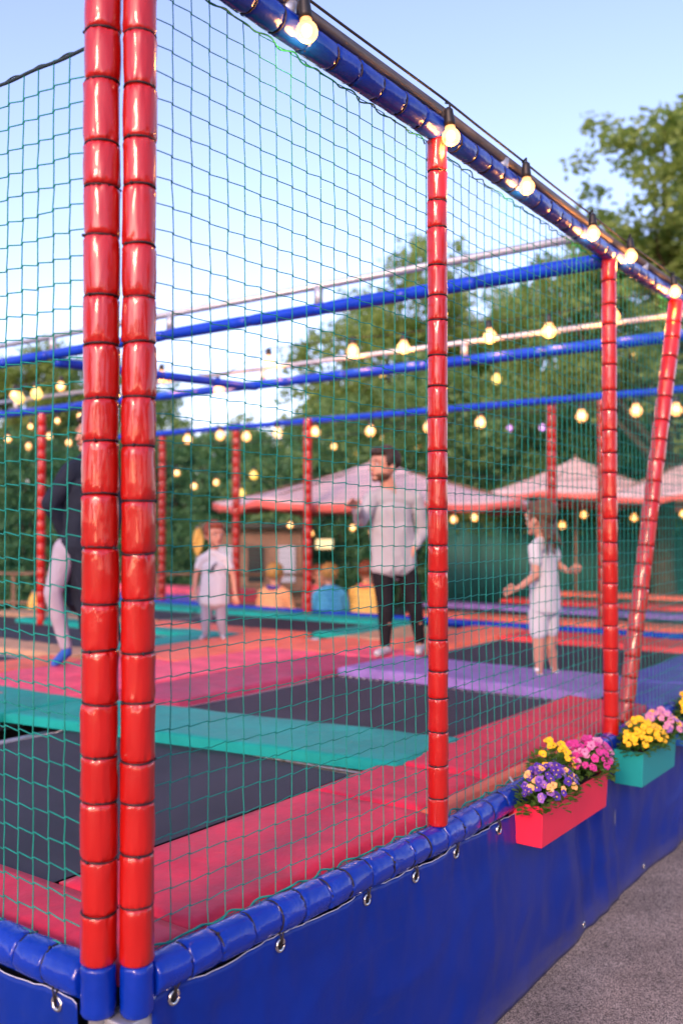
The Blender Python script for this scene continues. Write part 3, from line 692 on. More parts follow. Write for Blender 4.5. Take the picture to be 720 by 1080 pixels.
string_lights([ray(x, y, 17.5 + .3 * i) for i, (x, y) in enumerate([(186, 498), (205, 512), (228, 508), (352, 470), (377, 476), (403, 462), (440, 470), (466, 462)])], 'sagging string of small warm bulbs deep in front of the hedge', 'strings of warm lit bulbs', .055, sag=.25)
string_lights([ray(x, y, 17.0 + .3 * i) for i, (x, y) in enumerate([(8, 462), (30, 470), (52, 459), (72, 466), (84, 455)])], 'short string of small bulbs in front of the hedge at the far left', 'strings of warm lit bulbs', .055, sag=.2)
# free cables across the yard
for i, (p, q, l) in enumerate([(ray(-40, 470, 12), ray(760, 398, 12), 'thin black cable crossing above the red back posts'), (ray(430, 487, 14), ray(760, 480, 13), 'thin cable just above the far parasols'), (ray(150, 480, 12.5), ray(470, 492, 12.5), 'thin pale cable above the large parasol')]):
    mb = MB(); mb.tube([p + (q - p) * t - np.array([0, 0, .3 * 4 * t * (1 - t)]) for t in np.linspace(0, 1, 30)], .006, 5); o = mb.build('cable', M['cable'], None); tag(o, l, 'cable')

# ------------------------------------------------------------------ planters and flowers
def planter(aa, ab_, mat, label):
    bf, bk = -.20, -.062; z0, z1 = (.585, .738) if aa < 2 else (.562, .722); th = .006; tap = .008
    e = empty('planter_box', tuple(D((aa + ab_) / 2, (bf + bk) / 2, z0)), label, 'planter', 'flower boxes hung on the blue skirt')
    def ringz(a_, c_, b_, d_, z): return [D(a_, b_, z), D(c_, b_, z), D(c_, d_, z), D(a_, d_, z)]
    V = ringz(aa + tap, ab_ - tap, bf + tap, bk, z0) + ringz(aa, ab_, bf, bk, z1) + ringz(aa + th, ab_ - th, bf + th, bk - th, z1) + ringz(aa + th, ab_ - th, bf + th, bk - th, z1 - .03)
    F = [(3, 2, 1, 0)]
    for L in range(3):
        for i in range(4): i2 = (i + 1) % 4; F.append((L * 4 + i, L * 4 + i2, (L + 1) * 4 + i2, (L + 1) * 4 + i))
    mb = MB(); mb.add(V, F); o = mb.build('box', mat, e, False)
    b_ = o.modifiers.new('b', 'BEVEL'); b_.width = .003; b_.segments = 2
    mb = MB(); mb.add(ringz(aa + th, ab_ - th, bf + th, bk - th, z1 - .02), [(0, 1, 2, 3)]); mb.build('soil', M['soil'], e)
    for a in (aa + .1, ab_ - .1):
        hm = MB(); hm.tube([D(a, bk - .003, z1 - .01), D(a, bk + .004, z1 + .012), D(a, bk + .02, z1 + .035), D(a, bk + .04, z1 + .062)], .004, 6)
        hm.build('hook', M['steel'], e)
    return (aa, ab_, bf, bk, z1)
def petal_mesh(kind, rng, size):
    mb = MB(); n = 5
    for i in range(n):
        an = 2 * math.pi * i / n + rng.uniform(-.1, .1); R_ = size * rng.uniform(.85, 1.1) * (1.15 if kind == 'pansy' and i in (0, 1) else 1); wd = R_ * .56
        V = []; F = []; cup = rng.uniform(.1, .35)
        for u_ in range(5):
            t = u_ / 4.
            for v_ in (-1, -.5, 0, .5, 1):
                ww = wd * math.sin(math.pi * (.12 + .76 * t)) * v_
                rr = R_ * (t - .08 * abs(v_) * t); zz = cup * R_ * t * t * .6 + .10 * R_ * math.sin(v_ * 4 + i) * t - .25 * R_ * max(0, t - .7)
                V.append((math.cos(an) * rr - math.sin(an) * ww, math.sin(an) * rr + math.cos(an) * ww, zz + i * .0006))
        for u_ in range(4):
            for v_ in range(4): q = u_ * 5 + v_; F.append((q, q + 5, q + 6, q + 1))
        mb.add(V, F)
    mb.cm = 1; mb.ell((0, 0, size * .10), (size * .20, size * .20, size * .10), nu=10, nv=6); mb.cm = 2
    if kind == 'pansy':
        mb.ell((0, 0, size * .04), (size * .42, size * .42, size * .05), nu=10, nv=5)
    return mb.mesh('blossom')
def petmat(name, c1, c2):
    return principled(name, c1, .55, .3, var=(40, 0, c2), sheen=.2)
PM = dict(purple=petmat('purple_petal', (.035, .008, .20), (.10, .03, .36)), violet=petmat('lilac_petal', (.20, .06, .38), (.34, .16, .50)), magenta=petmat('magenta_petal', (.42, .008, .15), (.62, .05, .30)),
          yellow=petmat('yellow_petal', (.85, .42, .003), (.92, .56, .008)), pinkl=petmat('pale_pink_petal', (.50, .14, .32), (.62, .28, .42)), orange=petmat('peach_petal', (.8, .35, .08), (.85, .5, .2)))
PM['eye'] = principled('flower_eye', (.75, .5, .05), .6); PM['blotch'] = principled('flower_blotch', (.03, .006, .06), .6); PM['maro'] = principled('flower_heart', (.25, .01, .09), .6)
_fl = {}
def fmesh(kind, col, i):
    k = (kind, col, i)
    if k not in _fl:
        m = petal_mesh(kind, random.Random(hash(col) % 97 + i if False else len(col) * 7 + i), .0160 if kind == 'pansy' else .0175)
        m.materials.append(PM[col]); m.materials.append(PM['eye'] if kind == 'pansy' else PM['maro']); m.materials.append(PM['blotch']); _fl[k] = m
    return _fl[k]
def plant(ac, bc, z1, ra, h, kind, cols, n, label, seed, over=0.):
    rng = random.Random(seed); c = D(ac, bc, z1 - .02)
    e = empty('flowering_plant', tuple(c), label, 'flowers', 'flowering plants in the planter boxes')
    lm = MB()
    rb = .095
    def pt(rng_, s=1.):
        th = rng_.uniform(0, 6.283); q = math.sqrt(rng_.random()); x = q * math.cos(th); y = q * math.sin(th)
        zz = h * math.sqrt(max(0, 1 - .8 * q * q)) * s
        return x, y, zz, q
    for i in range(520):
        x, y, zz, q = pt(rng, rng.uniform(.15, .97)); p = D(ac + x * ra, bc + y * rb - over * q * .02, z1 - .03 + zz)
        d = Vector((x * U[0] + y * N[0] + rng.uniform(-.7, .7), x * U[1] + y * N[1] + rng.uniform(-.7, .7), rng.uniform(-.2, .9))).normalized()
        s = d.cross(Vector((rng.uniform(-.3, .3), rng.uniform(-.3, .3), 1))).normalized(); nn = s.cross(d); L = rng.uniform(.02, .036); wd = L * .33
        P = Vector(p); V = [P, P + d * L * .3 + s * wd * .8, P + d * L * .65 + s * wd, P + d * L - nn * L * .15, P + d * L * .65 - s * wd, P + d * L * .3 - s * wd * .8, P + d * L * .5 - nn * .004]
        lm.add([tuple(v) for v in V], [(0, 1, 6), (1, 2, 6), (2, 3, 6), (3, 4, 6), (4, 5, 6), (5, 0, 6)])
    lm.build('leaves', M['leaf'], e, True)
    st = MB()
    for i in range(n):
        for tr in range(8):
            x, y, zz, q = pt(rng)
            if not (y > .35 and q > .6): break
        p = D(ac + x * ra, bc + y * rb - over * q * .02, z1 - .03 + zz + rng.uniform(-.004, .016))
        d = Vector((x * U[0] * .8 + y * N[0] * .8 + rng.uniform(-.35, .35) - .10, x * U[1] * .8 + y * N[1] * .8 + rng.uniform(-.35, .35) - .55, .75)).normalized()
        m = fmesh(kind, cols[int(rng.random() ** 1.3 * len(cols))], rng.randint(0, 3))
        o = bpy.data.objects.new('blossom', m); COL.objects.link(o); o.parent = e; o.matrix_parent_inverse = e.matrix_basis.inverted()
        s = rng.uniform(.72, 1.15)
        o.matrix_basis = Matrix.Translation(p) @ d.to_track_quat('Z', 'Y').to_matrix().to_4x4() @ Matrix.Rotation(rng.uniform(0, 6.28), 4, 'Z') @ Matrix.Scale(s, 4)
        b0_ = np.array(p) - np.array(d) * .003; b1_ = np.array(D(ac + x * ra * .4, bc + y * rb * .4, z1)); st.tube([b0_, (b0_ + b1_) / 2 + np.array([0, 0, .01]), b1_], .0011, 4)
    st.build('stems', M['leaf'], e)
B1 = planter(1.815, 2.48, M['boxp'], 'bright pink rectangular flower box hung on the blue skirt, nearest the viewer')
B2 = planter(2.92, 3.42, M['boxt'], 'turquoise rectangular flower box hung on the skirt by the red post')
B3 = planter(3.86, 4.36, M['boxb'], 'blue flower box at the right edge of the picture')
bc = -.13
plant(1.95, bc - .01, .738, .19, .13, 'pansy', ['purple', 'purple', 'violet', 'orange'], 84, 'purple and lilac pansies at the near end of the pink box', 1, 1)
plant(2.13, bc + .03, .738, .07, .19, 'pansy', ['yellow'], 22, 'small clump of yellow pansies in the middle of the pink box', 2)
plant(2.34, bc - .01, .738, .20, .165, 'petunia', ['magenta', 'magenta', 'magenta', 'pinkl'], 98, 'magenta petunias at the far end of the pink box', 3, 1)
plant(3.06, bc, .722, .17, .14, 'pansy', ['yellow'], 78, 'dense yellow pansies at the near end of the turquoise box', 4, 1)
plant(3.34, bc, .722, .15, .14, 'pansy', ['pinkl', 'violet', 'pinkl', 'yellow'], 60, 'pale pink and lilac flowers at the far end of the turquoise box', 5, 1)
plant(3.95, bc, .722, .16, .15, 'pansy', ['yellow', 'magenta', 'yellow'], 50, 'yellow and magenta flowers at the near end of the blue box', 6)
plant(4.24, bc, .722, .17, .19, 'petunia', ['magenta', 'purple', 'violet'], 60, 'magenta and purple flowers at the far end of the blue box', 7)

# ------------------------------------------------------------------ people
def remesh(mb, name, mat, vox, parent, sm=4, fac=.5, fold=0.):
    m = mb.mesh(name); o = bpy.data.objects.new('tmp', m); COL.objects.link(o)
    r = o.modifiers.new('r', 'REMESH'); r.mode = 'VOXEL'; r.voxel_size = vox; r.use_smooth_shade = True
    s = o.modifiers.new('s', 'SMOOTH'); s.iterations = sm; s.factor = fac
    dg = bpy.context.evaluated_depsgraph_get(); dg.update(); me = bpy.data.meshes.new_from_object(o.evaluated_get(dg)); me.name = name
    bpy.data.objects.remove(o); bpy.data.meshes.remove(m)
    if fold:
        nv_ = len(me.vertices); co = np.empty(nv_ * 3); me.vertices.foreach_get('co', co); co = co.reshape(-1, 3)
        no = np.empty(nv_ * 3, dtype=np.float32); me.vertex_normals.foreach_get('vector', no); no = no.reshape(-1, 3)
        h = np.empty(nv_)
        for i_ in range(nv_):
            x_, y_, z_ = co[i_]; q = Vector((x_ * 9, y_ * 9, z_ * 6 + 3 * x_))
            h[i_] = noise.noise(q) + .6 * (1 - 2 * abs(noise.noise(q * 1.7 + Vector((5, 0, 0)))))
        co += no * (fold * h)[:, None]; me.vertices.foreach_set('co', co.ravel()); me.update()
    me.materials.clear(); me.materials.append(mat)
    return mk(name, me, None, parent)
def lerp(p, q, t): return np.array(p) + (np.array(q) - np.array(p)) * t
def person(base, yaw, J, H, label, cl, seed=0, hk=1.2, hair=None, hairstyle='short', beard=False, look=0.):
    """J: joints relative to base point (x right, y away, z up). face yaw 'look': 0 = to the camera, degrees, positive = turned to picture left"""
    base = np.array(base); e = empty('person', tuple(base), label, 'person')
    K = {k: base + np.array(v) for k, v in J.items()}
    hu = H / 7.3       # head height
    body = MB()
    hd = K['head']; nk = K['neck']; pel = K['pelvis']; ch = lerp(pel, nk, .68)
    sh = (K['shl'] - K['shr']); shw = np.linalg.norm(sh[:2]); ax = math.atan2(sh[1], sh[0])
    Rt = np.array(Matrix.Rotation(ax, 3, 'Z')); yw = R(look)
    Rh = np.array(Matrix.Rotation(-yw, 3, 'Z'))
    def ecap(mb, p, q, a1, b1, a2, b2):
        K2 = 20; rings = []
        for t, f in ((-.45, .3), (-.35, .72), (-.15, .95), (0, 1), (.25, 1), (.5, 1), (.75, 1), (1, 1), (1.12, .95), (1.25, .75), (1.33, .3)):
            tt = min(1, max(0, t)); c_ = lerp(p, q, tt) + (lerp(p, q, 1) - np.array(p)) * 0 + np.array([0, 0, 1.]) * ((-t if t < 0 else 0) * a1 - ((t - 1) if t > 1 else 0) * a2)
            aa_ = (a1 + (a2 - a1) * tt) * f; bb_ = (b1 + (b2 - b1) * tt) * f
            rings += [c_ + Rt @ np.array([aa_ * math.cos(6.28318 * j / K2), bb_ * math.sin(6.28318 * j / K2), 0]) for j in range(K2)]
        nr = len(rings) // K2
        F = [(i * K2 + j, (i + 1) * K2 + j, (i + 1) * K2 + (j + 1) % K2, i * K2 + (j + 1) % K2) for i in range(nr - 1) for j in range(K2)]
        F += [tuple(range(K2)), tuple(reversed(range((nr - 1) * K2, nr * K2)))]
        mb.add(rings, F)
    def torso(mb, k, top=True):
        ecap(mb, lerp(pel, nk, .72), lerp(pel, nk, .06), shw * .44 * k, hu * .43 * k, shw * .40 * k, hu * .41 * k)
        if 0: mb.ell(lerp(pel, nk, .70), (shw * .47 * k, hu * .50 * k, hu * .85), Rt); mb.ell(lerp(pel, nk, .35), (shw * .40 * k, hu * .44 * k, hu * .85), Rt)
        mb.ell(lerp(pel, nk, .02), (shw * .44 * k, hu * .47 * k, hu * .58), Rt)
        mb.cap(lerp(K['shl'], K['shr'], .12), lerp(K['shr'], K['shl'], .12), hu * .26 * k, hu * .26 * k)
        mb.cap(lerp(K['shl'], nk, .2), nk, hu * .24 * k, hu * .25 * k); mb.cap(lerp(K['shr'], nk, .2), nk, hu * .24 * k, hu * .25 * k)
    torso(body, .93)
    body.cap(nk - np.array([0, 0, hu * .1]), hd - np.array([0, 0, hu * .15]), hu * .27, hu * .24)
    hh = hu * hk
    # head
    def hp(x, y, z): return hd + Rh @ np.array([x, y, z]) * hh
    body.ell(hp(0, .06, .10), (hh * .36, hh * .44, hh * .40), Rh, 20, 14); body.ell(hp(0, -.06, -.16), (hh * .275, hh * .33, hh * .33), Rh, 18, 12)
    body.ell(hp(0, -.30, -.40), (hh * .13, hh * .09, hh * .09), Rh)                      # chin
    body.cap(hp(0, -.36, .02), hp(0, -.43 - .03 * (hk < 1.3), -.15), hh * .045, hh * .06)                    # nose
    body.ell(hp(0, -.37, -.27), (hh * .12, hh * .05, hh * .035), Rh)                      # lips volume
    body.cap(hp(-.2, -.34, .10), hp(.2, -.34, .10), hh * .05, hh * .05)                   # brow
    for sx in (-1, 1): body.ell(hp(sx * .36, .05, -.06), (hh * .045, hh * .09, hh * .15), Rh)   # ears
    for L in ('l', 'r'):
        S, E_, Wr = K['sh' + L], K['el' + L], K['wr' + L]
        body.cap(S, E_, hu * .215, hu * .165); body.cap(E_, lerp(E_, Wr, .35), hu * .165, hu * .165); body.cap(lerp(E_, Wr, .3), Wr, hu * .165, hu * .105)
        # hand
        fd = K.get('hd' + L, Wr + (Wr - E_)) - Wr; fd = fd / np.linalg.norm(fd)
        side = np.cross(fd, [0, 1, 0.2]); side /= np.linalg.norm(side); pn = np.cross(side, fd)
        if L == 'r': pn = -pn
        pc = Wr + fd * hu * .24
        for q in (-1, -.33, .33, 1): body.cap(Wr + fd * hu * .05, Wr + fd * hu * .38 + side * hu * .12 * q, hu * .085, hu * .06)
        for fi, (q, ln) in enumerate(((-1, .30), (-.33, .36), (.33, .34), (1, .26))):
            k0 = Wr + fd * hu * .38 + side * hu * .13 * q; d1 = fd + pn * .35 + side * .12 * q; d1 /= np.linalg.norm(d1); d2 = fd + pn * 1.0 + side * .12 * q; d2 /= np.linalg.norm(d2)
            k1 = k0 + d1 * hu * ln * .5; k2 = k1 + d2 * hu * ln * .5; body.cap(k0, k1, hu * .045, hu * .042, 10); body.cap(k1, k2, hu * .042, hu * .034, 10)
        t0 = Wr + fd * hu * .1 - side * hu * .10; t1 = t0 - side * hu * .15 + fd * hu * .14 + pn * hu * .05; t2 = t1 + fd * hu * .18 + pn * hu * .07
        body.cap(t0, t1, hu * .06, hu * .05, 10); body.cap(t1, t2, hu * .05, hu * .036, 10)
        Hh, Kn, An, To = K['hp' + L], K['kn' + L], K['an' + L], K['to' + L]
        body.cap(Hh, Kn, hu * .36, hu * .235); body.cap(Kn, lerp(Kn, An, .35), hu * .225, hu * .235); body.cap(lerp(Kn, An, .3), An, hu * .235, hu * .125)
        body.cap(An - np.array([0, 0, hu * .1]), To, hu * .14, hu * .10)
    remesh(body, 'body', cl.get('skin', M['skin']), hu * .030, e, 3)
    for sx in (-1, 1):
        mb = MB(); mb.ell(hp(sx * .145, -.355, .0), (hh * .055, hh * .035, hh * .033), Rh, 12, 8); eo = mb.build('eye', M['eyew'], e)
        mb = MB(); mb.ell(hp(sx * .145, -.385, .0), (hh * .026, hh * .014, hh * .028), Rh, 10, 6); mb.build('iris', M['eyed'], eo)
    mb = MB(); mb.ell(hp(0, -.415, -.27), (hh * .10, hh * .02, hh * .028), Rh, 12, 6); mb.build('mouth', M['lip'], e)
    mb = MB()
    for sx in (-1, 1): mb.cap(hp(sx * .07, -.40, .115), hp(sx * .22, -.36, .12), hh * .016, hh * .012, 8)
    mb.build('eyebrows', hair, e)
    # hair
    hb = MB(); rng = random.Random(seed + 5)
    hb.ell(hp(0, .13, .17), (hh * .40, hh * .44, hh * .40), Rh, 20, 14); hb.ell(hp(0, -.14, .36), (hh * .32, hh * .28, hh * .17), Rh)
    for sx in (-1, 1): hb.ell(hp(sx * .33, .02, .10), (hh * .08, hh * .17, hh * .20), Rh)
    for i in range(34):
        th = rng.uniform(0, 6.28); ph = rng.uniform(.15, 1.5)
        d = np.array([math.sin(ph) * math.cos(th), abs(math.sin(ph) * math.sin(th)) - .25, math.cos(ph)]); p = np.array([0, .12, .18]) + d * .38
        hb.cap(hp(*p), hp(*(p + d * .06 + np.array([rng.uniform(-.06, .06), 0, -.05]))), hh * .07, hh * .03, 8)
    if hairstyle == 'long':
        for i in range(16):
            x = rng.uniform(-.26, .26); y = .18 + .10 * math.cos(x * 4); ln = rng.uniform(.6, 1.15)
            hb.cap(hp(x, y, .1), hp(x * 1.1, y + .12, -.45), hh * .10, hh * .08, 8); hb.cap(hp(x * 1.1, y + .12, -.45), hp(x * 1.5 + rng.uniform(-.16, .16), y + rng.uniform(.0, .45), -ln), hh * .07, hh * .02, 8)
    remesh(hb, 'hair', hair, hh * .035, e, 2)
    if beard:
        hb = MB(); hb.ell(hp(0, -.08, -.30), (hh * .275, hh * .30, hh * .19), Rh); hb.ell(hp(0, -.31, -.43), (hh * .12, hh * .09, hh * .07), Rh); remesh(hb, 'beard', M['hairm'], hh * .03, e, 2)
    # clothes
    for kind, mat, prm in cl['wear']:
        cb = MB(); k = prm.get('k', 1.08)
        if kind == 'top':
            torso(cb, k)
            hz = hu * prm.get('hem', -.25); fl = prm.get('flare', 1.)
            ecap(cb, lerp(pel, nk, .5), pel + np.array([0, 0, hz]), shw * .46 * k, hu * .48 * k, shw * .49 * k * fl, hu * .50 * k * fl)
            for L in ('l', 'r'):
                S, E_, Wr = K['sh' + L], K['el' + L], K['wr' + L]; f = prm.get('sleeve', 1.)
                if f >= 1: cb.cap(S, E_, hu * .27, hu * .215); cb.cap(E_, lerp(E_, Wr, .9 * (f if f < 1 else 1)), hu * .215, hu * .15)
                elif f > 0: cb.cap(S, lerp(S, E_, f), hu * .26, hu * .25)
        if kind == 'legs':
            cb.ell(lerp(pel, nk, -.04), (shw * .44, hu * .47, hu * .42), Rt)
            for L in ('l', 'r'):
                Hh, Kn, An = K['hp' + L], K['kn' + L], K['an' + L]; f = prm.get('len', 1.); w_ = prm.get('w', 1.)
                if f >= 1: cb.cap(Hh, Kn, hu * .39, hu * .27 * w_); cb.cap(Kn, lerp(Kn, An, .92 if prm.get('full', 1) else .6), hu * .27 * w_, hu * .185 * w_)
                else: cb.cap(Hh, lerp(Hh, Kn, f), hu * .41, hu * .35)
        if kind == 'coat':
            torso(cb, 1.25)
            for L in ('l', 'r'):
                S, E_, Wr = K['sh' + L], K['el' + L], K['wr' + L]; cb.cap(S, E_, hu * .32, hu * .28); cb.cap(E_, lerp(E_, Wr, .9), hu * .28, hu * .2)
            for q in prm['tail']: cb.cap(pel + np.array([q[0] * .3, 0, 0]), base + np.array(q), hu * .6, hu * .42)
        if kind == 'socks':
            for L in ('l', 'r'):
                if L == 'r': remesh(cb, 'sock', mat, hu * .032, e, 5); cb = MB()
                Kn, An, To = K['kn' + L], K['an' + L], K['to' + L]; cb.cap(lerp(Kn, An, .55), An, hu * .20, hu * .16); cb.cap(An - np.array([0, 0, hu * .1]), To, hu * .17, hu * .13)
        if kind == 'shoes':
            for L in ('l', 'r'):
                if L == 'r': remesh(cb, 'shoe', mat, hu * .032, e, 3); cb = MB()
                An, To = K['an' + L], K['to' + L]; bk_ = An + (An - To) * np.array([.25, .25, 0]) - np.array([0, 0, hu * .14])
                cb.cap(bk_, To, hu * .16, hu * .135); cb.cap(An, An - np.array([0, 0, hu * .12]), hu * .16, hu * .17); cb.box(lerp(bk_, To, .5) * np.array([1, 1, 0]) + np.array([0, 0, base[2] + .012]), (hu * .2, hu * .2, .024))
        if kind == 'print':
            c_ = lerp(pel, nk, .68); f_ = Rt @ np.array([0, -1, 0]); 
            o_ = c_ + f_ * hu * .545; cb.ell(o_, (hu * .13, hu * .04, hu * .22), Rt); cb.cap(o_ + np.array([-.03, 0, -.03]), o_ + np.array([.03, 0, .05]), .014, .010)
        if kind == 'cap':
            cb.ell(hp(0, .08, .28), (hh * .42, hh * .47, hh * .30), Rh); cb.ell(hp(0, -.45, .25), (hu * .27, hu * .22, hu * .035), Rh)
        if kind == 'scarf':
            for q in range(10):
                an = q * .63; cb.ell(nk + Rt @ np.array([math.cos(an) * hu * .33, math.sin(an) * hu * .33, hu * .05]), (hu * .17, hu * .17, hu * .15), nu=10, nv=7)
        remesh(cb, prm['name'], mat, hu * .032, e, 5, .5, {'top': hu * .05, 'coat': hu * .05, 'legs': hu * .022}.get(kind, 0))
    return e
zd = .775
def rel(base, ppm, x0, y0, pts):   # picture points -> joint coordinates
    return {k: ((v[0] - x0) / ppm, (v[2] if len(v) > 2 else 0), (y0 - v[1]) / ppm) for k, v in pts.items()}
# the man
d = 7.42; ppm = 1000 / d; y0 = 557 + (ZE - zd) * ppm; b = ray(422, y0, d)
J = rel(b, ppm, 422, y0, dict(head=(404, 491, -.05), neck=(412, 518, 0), shl=(438, 526, .06), shr=(391, 527, -.06), ell=(447, 560, .12), wrl=(437, 577, -.02), hdl=(431, 585, -.05), elr=(380, 549, -.16), wrr=(375, 536, -.36), hdr=(367, 530, -.45),
        pelvis=(415, 596, 0), hpl=(428, 602, .02), hpr=(403, 602, -.02), knl=(438, 643, .03), knr=(406, 643, -.04), anl=(444, 680, .12), anr=(406, 681, -.02), tol=(440, 686, -.06), tor=(397, 686.5, -.14)))
person(b, 0, J, 1.64, 'man in a pale grey long-sleeved top and black trousers with one hand raised', dict(wear=[('top', M['shirt'], dict(name='jumper', sleeve=1, k=1.04, hem=-.12)), ('legs', M['black'], dict(name='trousers')), ('shoes', M['shoe'], dict(name='shoe'))]), 1, hair=M['hairb'], look=55, beard=True)
# the girl
d = 6.30; ppm = 1000 / d; y0 = 557 + (ZE - zd - .03) * ppm; b = ray(575, y0, d)
J = rel(b, ppm, 575, y0, dict(head=(569, 547, 0), neck=(572, 571, .01), shl=(584, 578, .09), shr=(561, 578, -.08), ell=(592, 597, .12), wrl=(600, 603, .02), hdl=(604, 600, -.05), elr=(561, 606, -.12), wrr=(539, 619, -.2), hdr=(525, 622, -.22),
        pelvis=(574, 640, 0), hpl=(580, 646, .03), hpr=(566, 646, -.03), knl=(580, 682, .03), knr=(566, 684, -.04), anl=(588, 710, .1), anr=(568, 711, .0), tol=(580, 716, .06), tor=(559, 717, -.06)))
person(b, 0, J, 1.17, 'girl with long brown hair in white, both arms out, on the purple pad', dict(wear=[('top', M['white'], dict(name='blouse', sleeve=.5, k=1.1, hem=-.1, flare=1.05)), ('legs', M['white'], dict(name='shorts', len=.52)), ('shoes', M['shoew'], dict(name='shoe'))]), 2, hair=M['hairm'], hairstyle='long', look=138, hk=1.42)
# the boy
d = 8.55; ppm = 1000 / d; y0 = 557 + (ZE - zd) * ppm; b = ray(226, y0, d)
J = rel(b, ppm, 226, y0, dict(head=(226, 564, 0), neck=(226, 583, 0), shl=(239, 590, 0), shr=(213, 590, 0), ell=(246, 607, .0), wrl=(249, 626, -.04), elr=(207, 606, .0), wrr=(206, 622, -.04),
        pelvis=(226, 634, 0), hpl=(233, 638, 0), hpr=(219, 638, 0), knl=(234, 655, 0), knr=(218, 655, 0), anl=(235, 668, .02), anr=(217, 668, .02), tol=(238, 671, -.12), tor=(215, 671, -.12)))
person(b, 0, J, 1.08, 'boy with red hair in a white T-shirt with a grey print and pale grey trousers', dict(wear=[('top', M['white'], dict(name='t_shirt', sleeve=.5, k=1.16, hem=-.08, flare=1.08)), ('legs', M['lilac'], dict(name='trousers', w=1.2)), ('print', M['print'], dict(name='print')), ('shoes', M['shoe'], dict(name='shoe'))]), 3, hair=M['hairr'], look=-35, hk=1.5)
# the dark clothed person at left
d = 6.92; ppm = 1000 / d; y0 = 557 + (ZE - zd) * ppm; b = ray(82, y0, d)
J = rel(b, ppm, 82, y0, dict(head=(98, 458, 0), neck=(94, 486, 0), shl=(112, 498, .1), shr=(80, 498, -.1), ell=(120, 540, .1), wrl=(116, 570, -.1), elr=(60, 532, -.12), wrr=(72, 566, -.02),
        pelvis=(88, 575, 0), hpl=(98, 580, .05), hpr=(72, 580, -.04), knl=(104, 640, .02), knr=(60, 625, -.08), anl=(100, 688, .1), anr=(72, 684, -.02), tol=(94, 697, -.05), tor=(64, 697, -.12)))
person(b, 0, J, 1.72, 'person in a dark coat and blue socks, half hidden by the left corner post', dict(wear=[('coat', M['navy'], dict(name='coat', tail=[(.10, .08, .25), (.2, .05, .2), (-.02, .12, .45)])), ('legs', M['lilac'], dict(name='trousers', k=1.02)), ('socks', M['sock'], dict(name='sock'))]), 4, hair=M['hairb'], look=40)
# seated spectators
def seated(x, d, top, mat, hairm, label, H, yawd, extra=[], leg=None, seed=9):
    b = ray(x, 557, d); b[2] = 0.006; r_ = R(yawd); c, s = math.cos(r_), math.sin(r_)
    def q(u_, v_, z): return (u_ * c - v_ * s, u_ * s + v_ * c, z)      # v: forward = -y
    k = H / 1.5; sz = .44
    J = dict(pelvis=q(0, 0, sz + .10 * k), neck=q(0, -.05, sz + .50 * k), head=q(0, -.08, sz + .66 * k), shl=q(.16 * k, -.04, sz + .43 * k), shr=q(-.16 * k, -.04, sz + .43 * k), ell=q(.22 * k, -.10, sz + .2 * k), elr=q(-.22 * k, -.10, sz + .2 * k),
             wrl=q(.12 * k, -.3 * k, sz + .18 * k), wrr=q(-.12 * k, -.3 * k, sz + .18 * k), hpl=q(.08 * k, -.02, sz + .07 * k), hpr=q(-.08 * k, -.02, sz + .07 * k), knl=q(.1 * k, -.38 * k, sz + .05), knr=q(-.1 * k, -.38 * k, sz + .05), anl=q(.1 * k, -.40 * k, .09), anr=q(-.1 * k, -.40 * k, .09), tol=q(.1 * k, -.52 * k, .045), tor=q(-.1 * k, -.52 * k, .045))
    e = person(b, 0, J, H, label, dict(wear=[('top', mat, dict(name='top', sleeve=1, k=1.15))] + extra + [('legs', leg or M['navy'], dict(name='trousers')), ('shoes', M['shoe'], dict(name='shoe'))]), seed, hair=hairm, look=-yawd)
    return b
seats = []
for args in [(288, 12.0, 0, M['orange'], M['hairy'], 'seated spectator in an orange top with a violet scarf, left of the red post', 1.62, 160, [('scarf', M['violet'], dict(name='scarf'))]),
             (334, 12.6, 0, M['pinkf'], M['hairr'], 'seated spectator in pink peeking out between the red post and the one in blue', 1.55, 30, []),
             (349, 11.9, 0, M['lblue'], M['hairy'], 'seated spectator in a sky blue top with a blond head, right of the red post', 1.62, 200, []),
             (384, 12.0, 0, M['yellow'], M['hairr'], 'seated spectator in a yellow top left of the legs of the man', 1.68, 150, [('scarf', M['pinkf'], dict(name='scarf'))])]:
    seats.append(seated(*args, seed=int(args[0])))
for i, b in enumerate(seats):
    e = empty('stool', (b[0], b[1], 0), ['low wooden stool under the spectator in orange', 'low wooden stool under the spectator in pink', 'low wooden stool under the spectator in sky blue', 'low wooden stool under the spectator in yellow'][i], 'stool', 'stools of the seated spectators')
    mb = MB(); mb.tube([(b[0], b[1], .385), (b[0], b[1], .39), (b[0], b[1], .42), (b[0], b[1], .425)], [.17, .18, .18, .17], 20); mb.build('seat', M['wood'], e)
    for k in range(4):
        an = k * 1.571 + .78; mb = MB(); mb.tube([(b[0] + .12 * math.cos(an), b[1] + .12 * math.sin(an), .39), (b[0] + .17 * math.cos(an), b[1] + .17 * math.sin(an), .006)], [.018, .014], 8); mb.build('leg', M['wood'], e)

